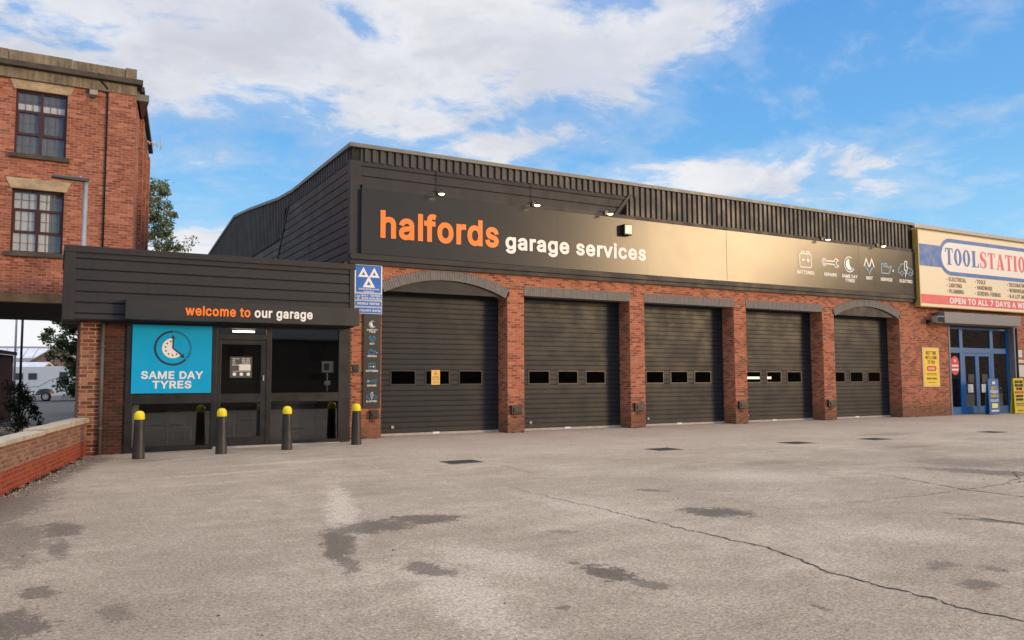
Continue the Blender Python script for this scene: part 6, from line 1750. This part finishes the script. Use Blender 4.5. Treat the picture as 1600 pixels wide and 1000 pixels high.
mb = MB(); text(mb, 'DELIVERY', 0, 2.02, 0.075, -0.012, -0.0095, x1=0.46, center=26.09); mb.build('lettering', vinyl_white, yp)
# floodlight
fd = thing('floodlight', 'grey floodlight on the brick wall beside the store shutter box', 'floodlight', (26.2, 0.04, 4.2))
mb = MB(); mb.tube([(25.95, 0.045, 4.08), (26.05, -0.10, 4.10), (26.2, -0.22, 4.15)], 0.03, 8); mb.box(25.9, 26.02, -0.06, 0.044, 4.0, 4.16); mb.build('bracket', black_metal, fd)
mb = MB(); mb.add([(25.98, -0.40, 4.03), (26.42, -0.40, 4.03), (26.38, -0.16, 4.06), (26.02, -0.16, 4.06), (25.95, -0.46, 4.32), (26.45, -0.46, 4.32), (26.40, -0.14, 4.33), (26.0, -0.14, 4.33)], [(0, 3, 2, 1), (4, 5, 6, 7), (0, 1, 5, 4), (1, 2, 6, 5), (2, 3, 7, 6), (3, 0, 4, 7)]); mb.build('housing', M('floodlight grey', (0.34, 0.33, 0.31), 0.45), fd, bevel=0.015)
mb = MB(); mb.add([(26.0, -0.415, 4.06), (26.40, -0.415, 4.06), (26.42, -0.462, 4.28), (25.98, -0.462, 4.28)], [(0, 1, 2, 3)]); mb.build('lens', glass_dark, fd)


# stands by the doors
def stand(name, label, x0, x1, y_, h_, m_board, rows):
    s_ = thing(name, label, 'board', ((x0 + x1) / 2, y_, 0))
    mb = MB()
    mb.add([(x0, y_, 0.02), (x1, y_, 0.02), (x1, y_ + 0.03, h_), (x0, y_ + 0.03, h_), (x0, y_ + 0.03, 0.02), (x1, y_ + 0.03, 0.02), (x1, y_ + 0.06, h_), (x0, y_ + 0.06, h_)], [(0, 1, 2, 3), (4, 7, 6, 5), (0, 4, 5, 1), (3, 2, 6, 7), (0, 3, 7, 4), (1, 5, 6, 2)])
    mb.build('front_board', m_board, s_, bevel=0.006)
    mb = MB()
    mb.add([(x0, y_ + 0.20, 0.02), (x1, y_ + 0.20, 0.02), (x1, y_ + 0.065, h_), (x0, y_ + 0.065, h_), (x0, y_ + 0.23, 0.02), (x1, y_ + 0.23, 0.02), (x1, y_ + 0.09, h_), (x0, y_ + 0.09, h_)], [(0, 1, 2, 3), (4, 7, 6, 5), (0, 4, 5, 1), (3, 2, 6, 7), (0, 3, 7, 4), (1, 5, 6, 2)])
    mb.build('rear_board', m_board, s_)
    for txt_, z_, cap_, wd_, m_ in rows:
        mb = MB()
        yy = y_ + 0.03 * (z_ / h_) - 0.006
        if txt_ is None: mb.box((x0 + x1) / 2 - wd_ / 2, (x0 + x1) / 2 + wd_ / 2, yy - 0.012, yy, z_, z_ + cap_)
        else: text(mb, txt_, 0, z_, cap_, yy - 0.012, yy, x1=wd_, center=(x0 + x1) / 2)
        mb.build('lettering' if txt_ else 'printed_block', m_, s_)


stand('pavement_board', 'blue pavement board with yellow and white print before the blue store doors', 29.32, 30.12, -0.55, 1.60, shop_blue,
      [(None, 1.36, 0.12, 0.24, paper), ('GET IT', 1.12, 0.13, 0.40, poster_yellow), ('TODAY', 0.95, 0.14, 0.62, vinyl_white), ('CLICK &', 0.78, 0.12, 0.56, poster_yellow), ('COLLECT', 0.58, 0.10, 0.6, vinyl_white), (None, 0.30, 0.20, 0.44, M('pale yellow print', (0.8, 0.74, 0.3), 0.5)), (None, 0.14, 0.07, 0.56, paper)])
stand('promotion_board', 'yellow promotion board leaning by the right side of the store entrance', 31.22, 32.05, -0.60, 1.62, M('dull yellow board', (0.62, 0.50, 0.02), 0.5, var=0.06),
      [('NEXT TIME', 1.40, 0.12, 0.62, print_black), ("WE'LL COME", 1.24, 0.12, 0.66, print_black), ('TO YOU', 1.08, 0.12, 0.46, print_black), (None, 0.94, 0.09, 0.66, poster_red), ('SAME DAY', 0.76, 0.10, 0.58, print_black), ('DELIVERY', 0.60, 0.10, 0.58, print_black), (None, 0.46, 0.025, 0.62, print_black), (None, 0.38, 0.025, 0.62, print_black), (None, 0.14, 0.03, 0.4, print_black)])
for x0, x1, z0_, z1_, lab, m_ in ((32.78, 33.12, 2.62, 2.96, 'small square white notice topmost on the brick right of the store doors', paper), (32.80, 33.22, 2.36, 2.50, 'narrow cream notice second down on the brick right of the store doors', cream), (32.78, 33.30, 1.70, 2.24, 'larger white notice lowest on the brick right of the store doors', paper)):
    mb = MB(); mb.box(x0, x1, 0.02, 0.043, z0_, z1_)
    nn_ = thing('wall_notice', lab, 'notice', ((x0 + x1) / 2, 0.04, z0_), group='notices right of the store doors')
    mb.build('notice_sheet', m_, nn_)
    mb = MB(); k_ = z1_ - 0.07
    while k_ > z0_ + 0.03:
        mb.box(x0 + 0.04, x1 - 0.06, 0.017, 0.0195, k_, k_ + 0.014); k_ -= 0.055
    mb.build('printed_lines', M('grey print', (0.25, 0.25, 0.25), 0.6), nn_)
mb = MB(); mb.tube([(32.68, 0.0, 0.0), (32.68, 0.0, 4.0)], 0.045, 10); tag(mb.build('downpipe', black_metal), 'black downpipe on the brick right of the store doors', 'pipe')

# store sign
SY = -0.30
ss = thing('store_sign', 'large cream store sign with blue band, white lozenge and red strip', 'sign', (25.07, SY, 4.72))
SXE = 36.2
MB().box(25.09, SXE, SY, -0.06, 4.74, 8.02).build('sign_box', cream, ss)
mb = MB()
mb.box(25.04, 25.089, SY - 0.012, -0.055, 4.70, 8.06); mb.box(25.09, SXE, SY - 0.012, -0.055, 8.021, 8.06); mb.box(25.09, SXE, SY - 0.012, -0.055, 4.70, 4.739)
mb.build('sign_edge', gold, ss)
y0 = SY - 0.004
# band behind and lozenge
cxl, cxr, czl, rl = 27.30, 34.2, 6.985, 0.82
lo = arc(cxl, czl, rl, 90, 270, 22) + arc(cxr, czl, rl, 270, 450, 22)
for a, b_ in ((25.12, cxl), (cxr, SXE - 0.03)): MB().box(a, b_, y0, SY - 0.0005, 6.48, 7.43).build('blue_band', sign_blue, ss)
mb = MB(); mb.prism(lo, y0 - 0.003, y0 - 0.0005); mb.build('blue_border', sign_blue, ss)
li = arc(cxl, czl, rl - 0.17, 90, 270, 22) + arc(cxr, czl, rl - 0.17, 270, 450, 22)
mb = MB(); mb.prism(li, y0 - 0.006, y0 - 0.0035); mb.build('white_lozenge', sign_white, ss)
mb = MB(); mb.box(25.12, SXE - 0.03, y0, SY - 0.0005, 4.85, 5.25); mb.build('red_strip', sign_red, ss)
mb = MB(); text(mb, 'OPEN TO ALL 7 DAYS A WEEK', 27.12, 4.92, 0.26, y0 - 0.004, y0 - 0.0008, x1=33.6); mb.build('lettering', vinyl_white, ss)
brown_print = M('dark brown print', (0.05, 0.036, 0.03), 0.6)
for x_, rows in ((26.98, (('ELECTRICAL', 1.27), ('LIGHTING', 0.93), ('PLUMBING', 1.05))), (29.05, (('TOOLS', 0.66), ('HARDWARE', 1.18), ('SCREWS-FIXINGS', 1.82))), (31.60, (('DECORATING', 1.45), ('WORKWEAR', 1.25), ('& A LOT MORE', 1.6)))):
    for j, (s, w_) in enumerate(rows):
        z_ = 5.90 - j * 0.265
        mb = MB(); mb.box(x_, x_ + 0.05, y0, SY - 0.0005, z_ + 0.06, z_ + 0.11)
        text(mb, s, x_ + 0.15, z_, 0.185, y0, SY - 0.0005, x1=x_ + 0.15 + w_)
        mb.build('lettering', brown_print, ss)


# condensed slab serif letters drawn as outlines in a unit box (w 0..1, h 0..1)
def SERIF(ch):
    def bar(x0, z0_, x1, z1_): return [(x0, z0_), (x1, z0_), (x1, z1_), (x0, z1_)]
    if ch == 'T': return [[[(.0, .74), (.07, .74), (.14, .93), (.34, .93), (.34, .05), (.20, .05), (.20, 0), (.80, 0), (.80, .05), (.66, .05), (.66, .93), (.86, .93), (.93, .74), (1, .74), (1, 1), (0, 1)]]]
    if ch == 'O': return [[arc(.5, .5, .5, 0, 345, 23, .52), arc(.5, .5, .17, 0, 345, 23, .44)]]
    if ch == 'L': return [[[(0, 0), (1, 0), (1, .27), (.93, .27), (.86, .06), (.52, .06), (.52, .95), (.66, .95), (.66, 1), (0, 1), (0, .95), (.16, .95), (.16, .05), (0, .05)]]]
    if ch == 'I': return [[[(0, 0), (1, 0), (1, .05), (.80, .05), (.80, .95), (1, .95), (1, 1), (0, 1), (0, .95), (.20, .95), (.20, .05), (0, .05)]]]
    if ch == 'A': return [[[(0, 0), (.34, 0), (.34, .05), (.24, .05), (.29, .24), (.56, .24), (.61, .05), (.50, .05), (.50, 0), (1, 0), (1, .05), (.93, .05), (.62, 1), (.42, 1), (.12, .05), (0, .05)], [(.305, .30), (.43, .76), (.545, .30)]]]
    if ch == 'N': return [[[(0, 0), (.32, 0), (.32, .05), (.22, .05), (.22, .78), (.72, 0), (.88, 0), (.88, .95), (1, .95), (1, 1), (.68, 1), (.68, .95), (.78, .95), (.78, .36), (.38, 1), (0, 1), (0, .95), (.12, .95), (.12, .05), (0, .05)]]]
    if ch == 'S': return [[[(.06, 0), (.12, 0), (.18, .05), (.36, -.02), (.62, -.01), (.86, .08), (.97, .22), (.96, .38), (.84, .52), (.46, .68), (.34, .78), (.36, .90), (.50, .955), (.68, .93), (.80, .84), (.85, .70), (.91, .70), (.91, 1), (.85, 1), (.80, .95), (.64, 1.02), (.40, 1.02), (.16, .94), (.05, .80), (.06, .63), (.18, .50), (.56, .34), (.66, .22), (.62, .10), (.48, .045), (.30, .07), (.16, .18), (.12, .32), (.06, .32)]]]


pos_ = 26.93; cap_ = 0.74
for word, m_ in (('TOOL', sign_blue), ('STATION', sign_red)):
    mb = MB()
    for ch in word:
        w_ = {'I': 0.32, 'A': 0.66, 'N': 0.66}.get(ch, 0.55)
        for glyph in SERIF(ch):
            mb.prism([[(pos_ + u * w_, 6.64 + v * cap_) for u, v in L] for L in glyph], y0 - 0.010, y0 - 0.0065)
        pos_ += w_ + 0.09
    mb.build('lettering', m_, ss)
